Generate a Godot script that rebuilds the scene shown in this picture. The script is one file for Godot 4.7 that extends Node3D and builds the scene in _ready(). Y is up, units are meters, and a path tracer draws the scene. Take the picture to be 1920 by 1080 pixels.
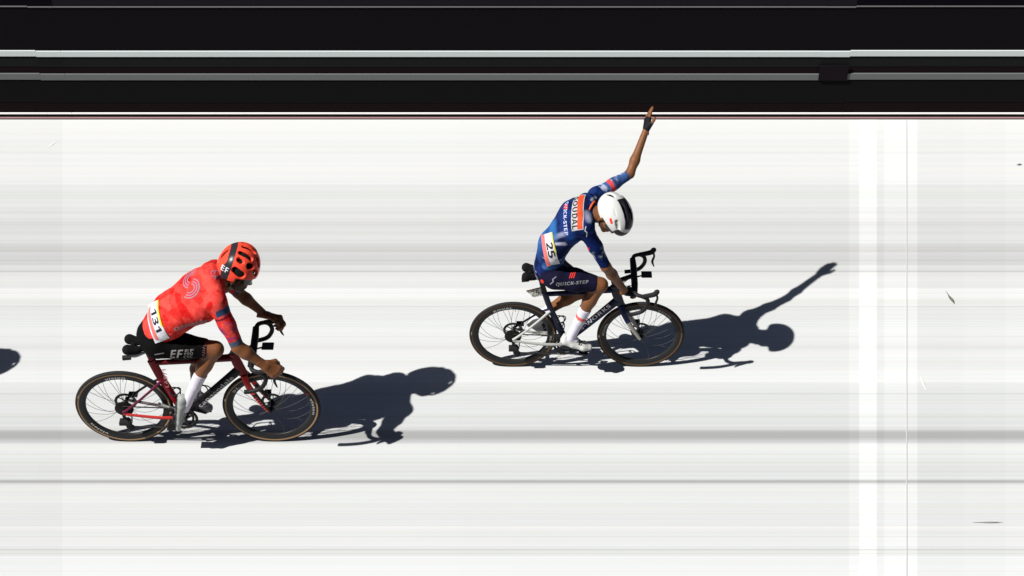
extends Node3D
# A photo-finish view from a high finish-line camera: two racing cyclists on a white painted road, a black barrier behind.

var rng := RandomNumberGenerator.new()
var noise := FastNoiseLite.new()
var bold_font := SystemFont.new()
var plain_font := SystemFont.new()
var mats := {}

# ---------------------------------------------------------------- naming and tagging
func tag(o: Node, label: String, category := "", group := "", kind := "") -> void:
	if label: o.set_meta("label", label)
	if category: o.set_meta("category", category)
	if group: o.set_meta("group", group)
	if kind: o.set_meta("kind", kind)

func numbered(called: String, parent: Node) -> String:
	if not parent.has_node(NodePath(called)): return called
	var n := 1
	while parent.has_node(NodePath("%s_%03d" % [called, n])): n += 1
	return "%s_%03d" % [called, n]

func thing(called: String, label: String, category: String, at: Vector3, group := "") -> Node3D:
	var o := Node3D.new()
	o.name = numbered(called, self)
	o.position = at
	add_child(o, true)
	tag(o, label, category, group)
	return o

func put(called: String, mesh: Mesh, m: Material, parent: Node3D, at := Vector3.ZERO) -> MeshInstance3D:
	var o := MeshInstance3D.new()
	o.name = numbered(called, parent)
	o.mesh = mesh
	o.material_override = m
	o.position = at
	parent.add_child(o, true)
	return o

# ---------------------------------------------------------------- materials
func lin(r: float, g: float, b: float) -> Color:
	return Color(r, g, b).linear_to_srgb()

func mat(key: String, c: Color, rough := 0.5, metal := 0.0, coat := 0.0, gleam := 0.25) -> StandardMaterial3D:
	if mats.has(key): return mats[key]
	var m := StandardMaterial3D.new()
	m.albedo_color = c
	m.roughness = rough
	m.metallic = metal
	m.metallic_specular = gleam
	if coat > 0.0:
		m.clearcoat_enabled = true
		m.clearcoat = coat
		m.clearcoat_roughness = 0.15
	mats[key] = m
	return m

func vmat(key: String, rough := 0.6, bump := 0.0, size := 60.0, gleam := 0.25) -> StandardMaterial3D:
	if mats.has(key): return mats[key]
	var m := StandardMaterial3D.new()
	m.vertex_color_use_as_albedo = true
	m.albedo_color = Color.WHITE
	m.roughness = rough
	if bump > 0.0:
		var fn := FastNoiseLite.new()
		fn.seed = 11
		fn.frequency = 0.035
		fn.fractal_octaves = 4
		var t := NoiseTexture2D.new()
		t.noise = fn
		t.width = 256
		t.height = 256
		t.seamless = true
		t.as_normal_map = true
		t.bump_strength = 6.0
		m.normal_enabled = true
		m.normal_texture = t
		m.normal_scale = bump
		m.uv1_triplanar = true
		m.uv1_world_triplanar = true
		m.uv1_scale = Vector3.ONE * size
	m.metallic_specular = gleam
	mats[key] = m
	return m

# ---------------------------------------------------------------- plain geometry
func new_st() -> SurfaceTool:
	var st := SurfaceTool.new()
	st.begin(Mesh.PRIMITIVE_TRIANGLES)
	return st

func quad(st: SurfaceTool, a: Vector3, b: Vector3, c: Vector3, d: Vector3) -> void:
	for p in [a, b, c, a, c, d]: st.add_vertex(p)

func box(st: SurfaceTool, lo: Vector3, hi: Vector3, bev := 0.0) -> void:
	# a box with chamfered edges
	var c := (lo + hi) * 0.5
	var s := (hi - lo) * 0.5
	var b: float = min(bev, min(s.x, min(s.y, s.z)) * 0.9)
	st.set_smooth_group(-1)
	var rings := [[s.x - b, -s.y, s.z - b], [s.x, -s.y + b, s.z], [s.x, s.y - b, s.z], [s.x - b, s.y, s.z - b]]
	var pts := []
	for r in rings:
		pts.append([c + Vector3(-r[0], r[1], -r[2]), c + Vector3(r[0], r[1], -r[2]), c + Vector3(r[0], r[1], r[2]), c + Vector3(-r[0], r[1], r[2])])
	for k in 3:
		if b == 0.0 and k != 1: continue
		for i in 4:
			var j := (i + 1) % 4
			quad(st, pts[k][i], pts[k + 1][i], pts[k + 1][j], pts[k][j])
	quad(st, pts[0][0], pts[0][1], pts[0][2], pts[0][3])
	quad(st, pts[3][3], pts[3][2], pts[3][1], pts[3][0])

func finish(st: SurfaceTool) -> Mesh:
	st.generate_normals()
	return st.commit()

func box_mesh(lo: Vector3, hi: Vector3, bev := 0.0) -> Mesh:
	var st := new_st()
	box(st, lo, hi, bev)
	return finish(st)

func spline(p: Array, n: int) -> Array:
	# Catmull-Rom through the points, n steps each
	var out := []
	for i in p.size() - 1:
		var a = p[max(i - 1, 0)]
		var b = p[i]
		var c = p[i + 1]
		var d = p[min(i + 2, p.size() - 1)]
		for k in n:
			var t := float(k) / n
			out.append(0.5 * ((2.0 * b) + (c - a) * t + (2.0 * a - 5.0 * b + 4.0 * c - d) * t * t + (3.0 * b - a - 3.0 * c + d) * t * t * t))
	out.append(p[p.size() - 1])
	return out

func sweep(st: SurfaceTool, p: Array, radii: Array, sides := 12, flat := 1.0, side := Vector3(0, 0, 1), caps := true) -> void:
	# a tube through p; radius in the plane across «side» is r, along «side» r * flat
	st.set_smooth_group(1)
	var rows := []
	for i in p.size():
		var dir: Vector3 = (p[min(i + 1, p.size() - 1)] - p[max(i - 1, 0)]).normalized()
		var n1: Vector3 = side - dir * side.dot(dir)
		if n1.length() < 0.05:
			n1 = Vector3(0, 1, 0.2) - dir * Vector3(0, 1, 0.2).dot(dir)
		n1 = n1.normalized()
		var n2: Vector3 = dir.cross(n1)
		var r: float = radii[0] if radii.size() == 1 else lerpf(radii[floori(float(i) / (p.size() - 1) * (radii.size() - 1))], radii[min(floori(float(i) / (p.size() - 1) * (radii.size() - 1)) + 1, radii.size() - 1)], fposmod(float(i) / (p.size() - 1) * (radii.size() - 1), 1.0))
		var row := []
		for s in sides:
			var a := TAU * s / sides
			row.append(p[i] + n1 * cos(a) * r * flat + n2 * sin(a) * r)
		rows.append(row)
	for i in p.size() - 1:
		for s in sides:
			var t := (s + 1) % sides
			quad(st, rows[i][s], rows[i][t], rows[i + 1][t], rows[i + 1][s])
	if caps:
		st.set_smooth_group(-1)
		for s in range(1, sides - 1):
			for v in [rows[0][0], rows[0][s + 1], rows[0][s]]: st.add_vertex(v)
			var e: Array = rows[p.size() - 1]
			for v in [e[0], e[s], e[s + 1]]: st.add_vertex(v)

func tube_mesh(p: Array, radii: Array, sides := 12, flat := 1.0, side := Vector3(0, 0, 1)) -> Mesh:
	var st := new_st()
	sweep(st, p, radii, sides, flat, side)
	return finish(st)

func lathe(st: SurfaceTool, prof: Array, segs := 72, centre := Vector3.ZERO, smooth := 1) -> void:
	# profile of (radius, z), turned round the z axis
	st.set_smooth_group(smooth)
	for s in segs:
		var a := TAU * s / segs
		var b := TAU * (s + 1) / segs
		for i in prof.size() - 1:
			var u: Vector2 = prof[i]
			var v: Vector2 = prof[i + 1]
			quad(st, centre + Vector3(cos(a) * u.x, sin(a) * u.x, u.y), centre + Vector3(cos(a) * v.x, sin(a) * v.x, v.y),
				centre + Vector3(cos(b) * v.x, sin(b) * v.x, v.y), centre + Vector3(cos(b) * u.x, sin(b) * u.x, u.y))

func lathe_mesh(prof: Array, segs := 72, smooth := 1) -> Mesh:
	var st := new_st()
	lathe(st, prof, segs, Vector3.ZERO, smooth)
	return finish(st)

# ---------------------------------------------------------------- bodies: a field of joined capsules, meshed as surface nets
class Field:
	var o: Vector3
	var h: float
	var k: float
	var nx: int
	var ny: int
	var nz: int
	var v: PackedFloat32Array

	func _init(lo: Vector3, hi: Vector3, cell: float, soft: float) -> void:
		o = lo
		h = cell
		k = soft
		nx = int((hi.x - lo.x) / cell) + 2
		ny = int((hi.y - lo.y) / cell) + 2
		nz = int((hi.z - lo.z) / cell) + 2
		v = PackedFloat32Array()
		v.resize(nx * ny * nz)
		v.fill(0.0)

	func bone(a: Vector3, b: Vector3, ra: float, rb: float, lat := Vector3.ZERO, wide := 1.0) -> void:
		# a tapered capsule, stretched «wide» times along the direction «lat»
		var m: float = max(ra, rb) * max(wide, 1.0) + k * 4.0 + h
		var lo := (a.min(b) - Vector3.ONE * m - o) / h
		var hi := (a.max(b) + Vector3.ONE * m - o) / h
		var squeeze := 1.0 - 1.0 / wide
		var ab := b - a
		var q := lat
		if squeeze != 0.0:
			ab -= q * ab.dot(q) * squeeze
		var l2: float = max(ab.length_squared(), 1e-9)
		var inv := 1.0 / k
		for z in range(clampi(int(lo.z), 0, nz - 1), clampi(int(hi.z) + 1, 0, nz - 1) + 1):
			for y in range(clampi(int(lo.y), 0, ny - 1), clampi(int(hi.y) + 1, 0, ny - 1) + 1):
				var at := (z * ny + y) * nx
				for x in range(clampi(int(lo.x), 0, nx - 1), clampi(int(hi.x) + 1, 0, nx - 1) + 1):
					var p := o + Vector3(x, y, z) * h - a
					if squeeze != 0.0:
						p -= q * p.dot(q) * squeeze
					var t := clampf(p.dot(ab) / l2, 0.0, 1.0)
					var d := (p - ab * t).length() - ra - (rb - ra) * t
					if d < k * 5.0:
						v[at + x] += exp(-d * inv)

	func ball(c: Vector3, r: Vector3, frame := Basis.IDENTITY) -> void:
		var m: float = max(r.x, max(r.y, r.z)) + k * 4.0 + h
		var lo := (c - Vector3.ONE * m - o) / h
		var hi := (c + Vector3.ONE * m - o) / h
		var back := frame.inverse()
		for z in range(clampi(int(lo.z), 0, nz - 1), clampi(int(hi.z) + 1, 0, nz - 1) + 1):
			for y in range(clampi(int(lo.y), 0, ny - 1), clampi(int(hi.y) + 1, 0, ny - 1) + 1):
				var at := (z * ny + y) * nx
				for x in range(clampi(int(lo.x), 0, nx - 1), clampi(int(hi.x) + 1, 0, nx - 1) + 1):
					var p: Vector3 = back * (o + Vector3(x, y, z) * h - c)
					var u := (p / r).length()
					var w: float = max((p / (r * r)).length(), 1e-4)
					var d: float = u * (u - 1.0) / w if u > 0.05 else -min(r.x, min(r.y, r.z))
					if d < k * 5.0:
						v[at + x] += exp(-d / k)

	func settle() -> void:
		for i in v.size():
			var a := v[i]
			v[i] = 0.3 if a <= 0.0 else -k * log(a)

	func cut(f: Callable) -> void:
		# keep only where f(p) < 0; looks only near the surface and inside
		var i := 0
		for z in nz:
			for y in ny:
				for x in nx:
					if v[i] < 0.03:
						v[i] = max(v[i], f.call(o + Vector3(x, y, z) * h))
					i += 1

	func ripple(f: Callable) -> void:
		# folds in cloth: moves the surface in and out by f(p)
		var i := 0
		for z in nz:
			for y in ny:
				for x in nx:
					if absf(v[i]) < 0.03:
						v[i] += f.call(o + Vector3(x, y, z) * h)
					i += 1

	func at(p: Vector3) -> float:
		var g := (p - o) / h
		var x := clampi(int(g.x), 0, nx - 2)
		var y := clampi(int(g.y), 0, ny - 2)
		var z := clampi(int(g.z), 0, nz - 2)
		var fx := clampf(g.x - x, 0, 1)
		var fy := clampf(g.y - y, 0, 1)
		var fz := clampf(g.z - z, 0, 1)
		var i := (z * ny + y) * nx + x
		var j := i + nx
		var n := nx * ny
		var a := lerpf(lerpf(v[i], v[i + 1], fx), lerpf(v[j], v[j + 1], fx), fy)
		var b := lerpf(lerpf(v[i + n], v[i + n + 1], fx), lerpf(v[j + n], v[j + n + 1], fx), fy)
		return lerpf(a, b, fz)

	func slope(p: Vector3) -> Vector3:
		var e := h * 0.6
		return Vector3(at(p + Vector3(e, 0, 0)) - at(p - Vector3(e, 0, 0)), at(p + Vector3(0, e, 0)) - at(p - Vector3(0, e, 0)), at(p + Vector3(0, 0, e)) - at(p - Vector3(0, 0, e))).normalized()

	func net(out: Dictionary, paint: Callable, place := Transform3D.IDENTITY, sharp := false) -> void:
		# adds this surface to out.v, out.n, out.c, out.i
		var ids := PackedInt32Array()
		ids.resize(v.size())
		ids.fill(-1)
		var sx := 1
		var sy := nx
		var sz := nx * ny
		var reach := h * 2.2
		var off := [0, sx, sy, sx + sy, sz, sx + sz, sy + sz, sx + sy + sz]
		var ends := [[0, 1], [2, 3], [4, 5], [6, 7], [0, 2], [1, 3], [4, 6], [5, 7], [0, 4], [1, 5], [2, 6], [3, 7]]
		var cells := PackedInt32Array()
		for z in nz - 1:
			for y in ny - 1:
				var i := (z * ny + y) * nx
				for x in nx - 1:
					if absf(v[i]) < reach:
						var inside := 0
						for q in 8:
							if v[i + off[q]] < 0.0: inside += 1
						if inside > 0 and inside < 8:
							var sum := Vector3.ZERO
							var cnt := 0
							for e in ends:
								var a := v[i + off[e[0]]]
								var b := v[i + off[e[1]]]
								if (a < 0.0) != (b < 0.0):
									var t := a / (a - b)
									var pa := Vector3(e[0] & 1, (e[0] >> 1) & 1, e[0] >> 2)
									var pb := Vector3(e[1] & 1, (e[1] >> 1) & 1, e[1] >> 2)
									sum += pa.lerp(pb, t)
									cnt += 1
							var p := o + (Vector3(x, y, z) + sum / cnt) * h
							var n := slope(p)
							if not sharp:
								p -= n * clampf(at(p), -h * 0.4, h * 0.4)
							ids[i] = out.v.size()
							out.v.append(place * p)
							out.n.append((place.basis * n).normalized())
							out.c.append(paint.call(p, n))
							cells.append(i)
					i += 1
		for i in cells:
			var in0 := v[i] < 0.0
			for ax in 3:
				var s: int = [sx, sy, sz][ax]
				var u: int = [sy, sz, sx][ax]
				var w: int = [sz, sx, sy][ax]
				var in1 := v[i + s] < 0.0
				if in0 == in1: continue
				if i - u - w < 0: continue
				var a := ids[i]
				var b := ids[i - u]
				var c := ids[i - u - w]
				var d := ids[i - w]
				if a < 0 or b < 0 or c < 0 or d < 0: continue
				for q in ([a, d, c, a, c, b] if in0 else [a, b, c, a, c, d]):
					out.i.append(q)

func new_net() -> Dictionary:
	return {"v": [], "n": [], "c": [], "i": []}

func net_mesh(g: Dictionary, base: Vector3) -> Mesh:
	var arr := []
	arr.resize(Mesh.ARRAY_MAX)
	var pv := PackedVector3Array()
	for p in g.v: pv.append(p - base)
	arr[Mesh.ARRAY_VERTEX] = pv
	arr[Mesh.ARRAY_NORMAL] = PackedVector3Array(g.n)
	arr[Mesh.ARRAY_COLOR] = PackedColorArray(g.c)
	arr[Mesh.ARRAY_INDEX] = PackedInt32Array(g.i)
	var m := ArrayMesh.new()
	m.add_surface_from_arrays(Mesh.PRIMITIVE_TRIANGLES, arr)
	return m

func plain(c: Color) -> Callable:
	return func(_p, _n): return c

# ---------------------------------------------------------------- print laid on a field's surface
class Both:
	# two garments read as one surface
	var f: Field
	var g: Field
	func _init(a: Field, b: Field) -> void:
		f = a
		g = b
	func at(p: Vector3) -> float:
		return min(f.at(p), g.at(p))
	func slope(p: Vector3) -> Vector3:
		return f.slope(p) if f.at(p) < g.at(p) else g.slope(p)

func land(f, p: Vector3, n: Vector3, lift: float) -> Vector3:
	var q := p + n * 0.16
	for s in 60:
		var d: float = f.at(q) - lift
		if d < 0.0006: break
		q -= n * clampf(d * 0.8, 0.0006, 0.03)
		if (p - q).dot(n) > 0.2: break
	return q

func split_tris(tris: Array, most: float) -> Array:
	var out := []
	var todo := tris.duplicate()
	while todo.size() > 0:
		var c: Vector2 = todo.pop_back()
		var b: Vector2 = todo.pop_back()
		var a: Vector2 = todo.pop_back()
		var ab := a.distance_to(b)
		var bc := b.distance_to(c)
		var ca := c.distance_to(a)
		if max(ab, max(bc, ca)) <= most:
			out.append_array([a, b, c])
		elif ab >= bc and ab >= ca:
			var m := (a + b) * 0.5
			todo.append_array([a, m, c, m, b, c])
		elif bc >= ca:
			var m := (b + c) * 0.5
			todo.append_array([a, b, m, a, m, c])
		else:
			var m := (c + a) * 0.5
			todo.append_array([a, b, m, m, b, c])
	return out

func text_tris(txt: String, w: float, ht: float, font: Font, slant := 0.0) -> Array:
	# triangles of the lettering, fitted into w by ht, from its lower left corner
	var t := TextMesh.new()
	t.text = txt
	t.font = font
	t.font_size = 48
	t.pixel_size = 0.01
	t.depth = 0.0
	t.curve_step = 4.0
	var arr := t.get_mesh_arrays()
	var vs: PackedVector3Array = arr[Mesh.ARRAY_VERTEX]
	var ix = arr[Mesh.ARRAY_INDEX]
	var lo := Vector2(1e9, 1e9)
	var hi := Vector2(-1e9, -1e9)
	for p in vs:
		lo = lo.min(Vector2(p.x, p.y))
		hi = hi.max(Vector2(p.x, p.y))
	var out := []
	var count: int = ix.size() if ix != null and ix.size() > 0 else vs.size()
	for i in count:
		var p: Vector3 = vs[ix[i]] if ix != null and ix.size() > 0 else vs[i]
		var q := (Vector2(p.x, p.y) - lo) / (hi - lo)
		out.append(Vector2(q.x * w + q.y * ht * slant, q.y * ht))
	return out

func rect_tris(x: float, y: float, w: float, ht: float) -> Array:
	var a := Vector2(x, y)
	var b := Vector2(x + w, y)
	var c := Vector2(x + w, y + ht)
	var d := Vector2(x, y + ht)
	return [a, b, c, a, c, d]

func print_on(called: String, f, tris: Array, fr: Array, m: Material, parent: Node3D, base: Vector3, lift := 0.0015, most := 0.016) -> MeshInstance3D:
	# fr: origin, reading direction, outward direction
	var u: Vector3 = fr[1]
	var n: Vector3 = fr[2]
	var w := n.cross(u).normalized()
	var st := new_st()
	var small := split_tris(tris, most)
	for i in small.size() / 3:
		var a: Vector2 = small[i * 3]
		var b: Vector2 = small[i * 3 + 1]
		var c: Vector2 = small[i * 3 + 2]
		if (b - a).cross(c - a) > 0.0:
			var s := b
			b = c
			c = s
		for q in [a, b, c]:
			var p := land(f, fr[0] + u * q.x + w * q.y, n, lift)
			st.set_normal(f.slope(p))
			st.add_vertex(p - base)
	var o := put(called, st.commit(), m, parent)
	return o

func flat_print(called: String, tris: Array, fr: Array, m: Material, parent: Node3D) -> MeshInstance3D:
	# lettering lying on a flat face: origin, reading direction, outward direction
	var u: Vector3 = fr[1]
	var n: Vector3 = fr[2]
	var w := n.cross(u).normalized()
	var st := new_st()
	for i in tris.size() / 3:
		var a: Vector2 = tris[i * 3]
		var b: Vector2 = tris[i * 3 + 1]
		var c: Vector2 = tris[i * 3 + 2]
		if (b - a).cross(c - a) > 0.0:
			var s := b
			b = c
			c = s
		for q in [a, b, c]:
			st.set_normal(n)
			st.add_vertex(fr[0] + u * q.x + w * q.y)
	return put(called, st.commit(), m, parent)

# ---------------------------------------------------------------- the bicycles
func arc_tris(tris: Array, r: float, mid: float, flip := false) -> Array:
	# bends lettering (centred on its own width) round a circle of radius r
	var hi := Vector2(-1e9, -1e9)
	for p in tris: hi = hi.max(p)
	var out := []
	for p in tris:
		var a: float = mid + (p.x - hi.x * 0.5) / r * (1.0 if flip else -1.0)
		var q: float = r + (-p.y if flip else p.y)
		out.append(Vector2(cos(a), sin(a)) * q)
	return out

func make_wheel(called: String, parent: Node3D, at: Vector3, S: Dictionary, rear: bool) -> Node3D:
	var w := Node3D.new()
	w.name = called
	w.position = at
	parent.add_child(w, true)
	var tread := []
	for i in 13:
		var a := deg_to_rad(-95.0 + 190.0 * i / 12.0)
		tread.append(Vector2(0.3265 + cos(a) * 0.0138, sin(a) * 0.0145))
	put("tyre", lathe_mesh(tread, 96), mat("tyre", lin(0.018, 0.018, 0.019), 0.75), w)
	var wall := new_st()
	for s in [-1.0, 1.0]:
		lathe(wall, [Vector2(0.3105, s * 0.0125), Vector2(0.314, s * 0.0142), Vector2(0.319, s * 0.0148), Vector2(0.3235, s * 0.0149)], 96)
	put("sidewall", finish(wall), mat("wall" + S.id, S.wall, 0.7), w)
	var rim := [Vector2(0.3125, -0.0135), Vector2(0.300, -0.0142), Vector2(0.282, -0.0128), Vector2(0.270, -0.008), Vector2(0.2665, 0.0), Vector2(0.270, 0.008), Vector2(0.282, 0.0128), Vector2(0.300, 0.0142), Vector2(0.3125, 0.0135)]
	var rm := put("rim", lathe_mesh(rim, 96), mat("rim", lin(0.016, 0.016, 0.017), 0.38), w)
	for d in S.rim_print[1 if rear else 0]:
		flat_print("lettering", arc_tris(text_tris(d[0], d[1], 0.017, bold_font, 0.15), 0.285, deg_to_rad(d[2])), [Vector3(0, 0, 0.0162), Vector3(1, 0, 0), Vector3(0, 0, 1)], mat("rimprint" + d[3], d[4], 0.5), w)
	put("valve", tube_mesh([Vector3(0.02, 0.268, 0), Vector3(0.018, 0.238, 0)], [0.0025], 6), mat("steel", lin(0.45, 0.45, 0.46), 0.3, 0.9), w)
	var hub := [Vector2(0.0, -0.058), Vector2(0.011, -0.058), Vector2(0.011, -0.035), Vector2(0.026, -0.033), Vector2(0.026, -0.028), Vector2(0.013, -0.02), Vector2(0.012, 0.02), Vector2(0.026, 0.028), Vector2(0.026, 0.033), Vector2(0.011, 0.035), Vector2(0.011, 0.058), Vector2(0.0, 0.058)]
	put("hub", lathe_mesh(hub, 24), mat("black_metal", lin(0.009, 0.009, 0.0095), 0.4, 0.1), w)
	# spokes bow as they roll past the line camera
	var steel := mat("spoke", lin(0.055, 0.055, 0.058), 0.5)
	var many := 22
	for i in many:
		var first := TAU * i / many + (0.11 if rear else 0.2)
		var s := 1.0 if i % 2 == 0 else -1.0
		var p := []
		for j in 9:
			var r := lerpf(0.024, 0.269, j / 8.0)
			var start := first + (0.3 if (i / 2) % 2 == 0 else -0.3) * (1.0 - j / 8.0)
			var ang := start
			for it in 40: ang = lerpf(ang, start + r / 0.34 * cos(ang), 0.5)
			p.append(Vector3(cos(ang) * r, sin(ang) * r, s * lerpf(0.03, 0.002, j / 8.0)))
		put("spoke", tube_mesh(p, [0.0015], 5), steel, w)
	var disc := new_st()
	lathe(disc, [Vector2(0.058, -0.0485), Vector2(0.078, -0.0485), Vector2(0.078, -0.0505), Vector2(0.058, -0.0505), Vector2(0.058, -0.0485)], 48, Vector3.ZERO, -1)
	for i in 6:
		var a := TAU * i / 6.0
		sweep(disc, [Vector3(cos(a) * 0.012, sin(a) * 0.012, -0.0495), Vector3(cos(a + 0.35) * 0.06, sin(a + 0.35) * 0.06, -0.0495)], [0.004], 5)
	put("brake_disc", finish(disc), mat("disc", lin(0.05, 0.05, 0.051), 0.45, 0.3), w)
	if rear:
		var cs := new_st()
		for i in 8:
			var r := 0.066 - i * 0.005
			var z := 0.022 + i * 0.0038
			lathe(cs, [Vector2(0.014, z), Vector2(r, z), Vector2(r, z + 0.0018), Vector2(0.014, z + 0.0018)], 40, Vector3.ZERO, -1)
		put("cassette", finish(cs), mat("cassette", lin(0.012, 0.011, 0.0105), 0.5), w)
	return w

func make_bike(called: String, label: String, at: Vector3, S: Dictionary, group := "") -> Node3D:
	var b := thing(called, label, "bicycle", at, group)
	b.scale = Vector3.ONE * S.k
	var black := mat("black_part", lin(0.011, 0.011, 0.012), 0.5)
	var metal := mat("black_metal", lin(0.009, 0.009, 0.0095), 0.4, 0.1)
	var main := mat("paint" + S.id, S.main, 0.45, 0.0, 0.12, 0.15)
	var dy: float = S.bar_drop
	make_wheel("rear_wheel", b, Vector3(0, 0.34, 0), S, true)
	make_wheel("front_wheel", b, Vector3(S.base, 0.34, 0), S, false)
	# frame
	var fr := Node3D.new()
	fr.name = "frame"
	b.add_child(fr, true)
	var bb := Vector3(0.41, 0.268, 0)
	var dx: float = S.base - 0.994
	put("seat_tube", tube_mesh(spline([bb, Vector3(0.345, 0.45, 0), Vector3(0.285, 0.62, 0), Vector3(0.238, 0.785, 0)], 4), [0.027, 0.028, S.seat_r, S.seat_r], 14, 0.6), mat("seat" + S.id, S.seat, 0.45, 0.0, 0.12, 0.15), fr)
	put("top_tube", tube_mesh([Vector3(0.243, 0.762, 0), Vector3(0.5 + dx * 0.5, 0.782, 0), Vector3(0.785 + dx, 0.815, 0)], [0.021, 0.023, 0.031], 14, 0.75), mat("top" + S.id, S.top, 0.45, 0.0, 0.12, 0.15), fr)
	put("down_tube", tube_mesh(spline([Vector3(0.415, 0.275, 0), Vector3(0.6 + dx * 0.5, 0.475, 0), Vector3(0.805 + dx, 0.705, 0)], 5), [0.03, 0.031, 0.036], 14, 0.7), mat("down" + S.id, S.down, 0.45, 0.0, 0.12, 0.15), fr)
	put("head_tube", tube_mesh([Vector3(0.768 + dx, 0.852, 0), Vector3(0.792 + dx, 0.765, 0), Vector3(0.826 + dx, 0.655, 0)], [0.03, 0.036, 0.034], 16, 0.7), mat("head" + S.id, S.head, 0.45, 0.0, 0.12, 0.15), fr)
	put("bottom_bracket", lathe_mesh([Vector2(0, -0.045), Vector2(0.026, -0.045), Vector2(0.028, 0.0), Vector2(0.026, 0.045), Vector2(0, 0.045)], 24), main, fr, bb)
	for s in [1.0, -1.0]:
		put("chainstay", tube_mesh(spline([Vector3(0.40, 0.268, s * 0.034), Vector3(0.26, 0.285, s * 0.056), Vector3(0.09, 0.318, s * 0.066), Vector3(0.0, 0.338, s * 0.068)], 4), [0.015, 0.013, 0.011, 0.012], 10, 0.8), mat("stay%d" % int(s) + S.id, S.stay_near if s > 0 else S.stay_far, 0.45, 0.0, 0.12, 0.15), fr)
		put("seatstay", tube_mesh(spline([Vector3(0.285, 0.60, s * 0.014), Vector3(0.2, 0.528, s * 0.045), Vector3(0.08, 0.415, s * 0.062), Vector3(0.0, 0.345, s * 0.068)], 4), [0.012, 0.0095, 0.009, 0.012], 10, 0.75), mat("sstay%d" % int(s) + S.id, S.sstay_near if s > 0 else S.sstay_far, 0.45, 0.0, 0.12, 0.15), fr)
	put("seatpost", tube_mesh([Vector3(0.241, 0.78, 0), Vector3(0.222, 0.86, 0), Vector3(0.205, S.saddle - 0.035, 0)], [0.021, 0.02, 0.018], 12, 0.6), mat("post" + S.id, S.post, 0.45, 0.0, 0.1, 0.15), b)
	# saddle
	var sf := Field.new(Vector3(0.02, S.saddle - 0.11, -0.12), Vector3(0.42, S.saddle + 0.06, 0.12), 0.0075, 0.007)
	var sy: float = S.saddle
	for s in [-1.0, 1.0]:
		sf.bone(Vector3(0.10, sy + 0.004, s * 0.052), Vector3(0.16, sy - 0.006, s * 0.042), 0.036, 0.026)
		sf.bone(Vector3(0.16, sy - 0.006, s * 0.042), Vector3(0.27, sy - 0.002, s * 0.014), 0.02, 0.016)
	sf.bone(Vector3(0.25, sy, 0), Vector3(0.365, sy - 0.004, 0), 0.017, 0.015)
	sf.bone(Vector3(0.13, sy - 0.012, -0.03), Vector3(0.13, sy - 0.012, 0.03), 0.014, 0.014)
	sf.settle()
	var g := new_net()
	sf.net(g, plain(Color.WHITE))
	var sad := put("saddle", net_mesh(g, Vector3.ZERO), mat("saddle", lin(0.008, 0.008, 0.0085), 0.85, 0.0, 0.0, 0.1), b)
	var rails := new_st()
	for s in [-1.0, 1.0]:
		sweep(rails, spline([Vector3(0.11, sy - 0.02, s * 0.035), Vector3(0.16, sy - 0.05, s * 0.022), Vector3(0.25, sy - 0.05, s * 0.022), Vector3(0.33, sy - 0.018, s * 0.01)], 4), [0.0035], 6)
	put("saddle_rail", finish(rails), mat("steel", lin(0.45, 0.45, 0.46), 0.3, 0.9), sad)
	if S.pale_wing:
		put("pale_shell", tube_mesh(spline([Vector3(0.105, sy - 0.03, 0.07), Vector3(0.15, sy - 0.042, 0.062), Vector3(0.22, sy - 0.036, 0.03)], 4), [0.012, 0.016, 0.01], 10, 0.5, Vector3(0, 0, 1)), mat("pale_shell", lin(0.3, 0.3, 0.28), 0.5), sad)
	put("rear_lamp", tube_mesh([Vector3(0.065, sy - 0.05, S.knob), Vector3(0.12, sy - 0.045, S.knob)], [0.018, 0.017], 14), black, b)
	# fork
	for s in [1.0, -1.0]:
		var up := spline([Vector3(0.832 + dx, 0.655, s * 0.02), Vector3(0.852 + dx, 0.60, s * 0.043), Vector3(0.888 + dx, 0.515, s * 0.05)], 4)
		var lg := put("fork_leg", tube_mesh(up, [0.024, 0.023, 0.021], 12, 0.6), mat("fork" + S.id, S.fork, 0.45, 0.0, 0.12, 0.15), b)
		var low := spline([Vector3(0.888 + dx, 0.515, s * 0.05), Vector3(0.94 + dx, 0.42, s * 0.053), Vector3(0.988 + dx, 0.34, s * 0.056)], 4)
		put("leg_tip", tube_mesh(low, [0.0212, 0.017, 0.012], 12, 0.6), mat("tip" + S.id, S.tip, 0.45, 0.0, 0.1, 0.15), lg)
		if S.stripes:
			for i in 7:
				var t := 0.2 + i * 0.115
				var c: Vector3 = low[0].lerp(low[low.size() - 1], t) + Vector3(-0.0035 + 0.012 * t * (t - 1.0) * 0.5, 0, 0)
				var dirn := Vector3(0.5, -0.87, 0)
				put("stripe", tube_mesh([c - dirn * 0.0045, c + dirn * 0.0045], [0.0225 - 0.0095 * t], 12, 0.6), mat("stripe", lin(0.42, 0.035, 0.03), 0.4), lg)
	put("fork_crown", box_mesh(Vector3(0.808 + dx, 0.625, -0.03), Vector3(0.856 + dx, 0.665, 0.03), 0.014), mat("fork" + S.id, S.fork, 0.45, 0.0, 0.12, 0.15), b)
	# bars
	put("stem", tube_mesh([Vector3(0.762 + dx, 0.872, 0), Vector3(0.775 + dx, 0.885 + dy * 0.5, 0), Vector3(0.915 + dx, 0.956 + dy, 0)], [0.024, 0.021, 0.018], 12, 0.9), black, b)
	var bars := Node3D.new()
	bars.name = "handlebar"
	b.add_child(bars, true)
	var bw: float = S.bar_half
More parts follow.
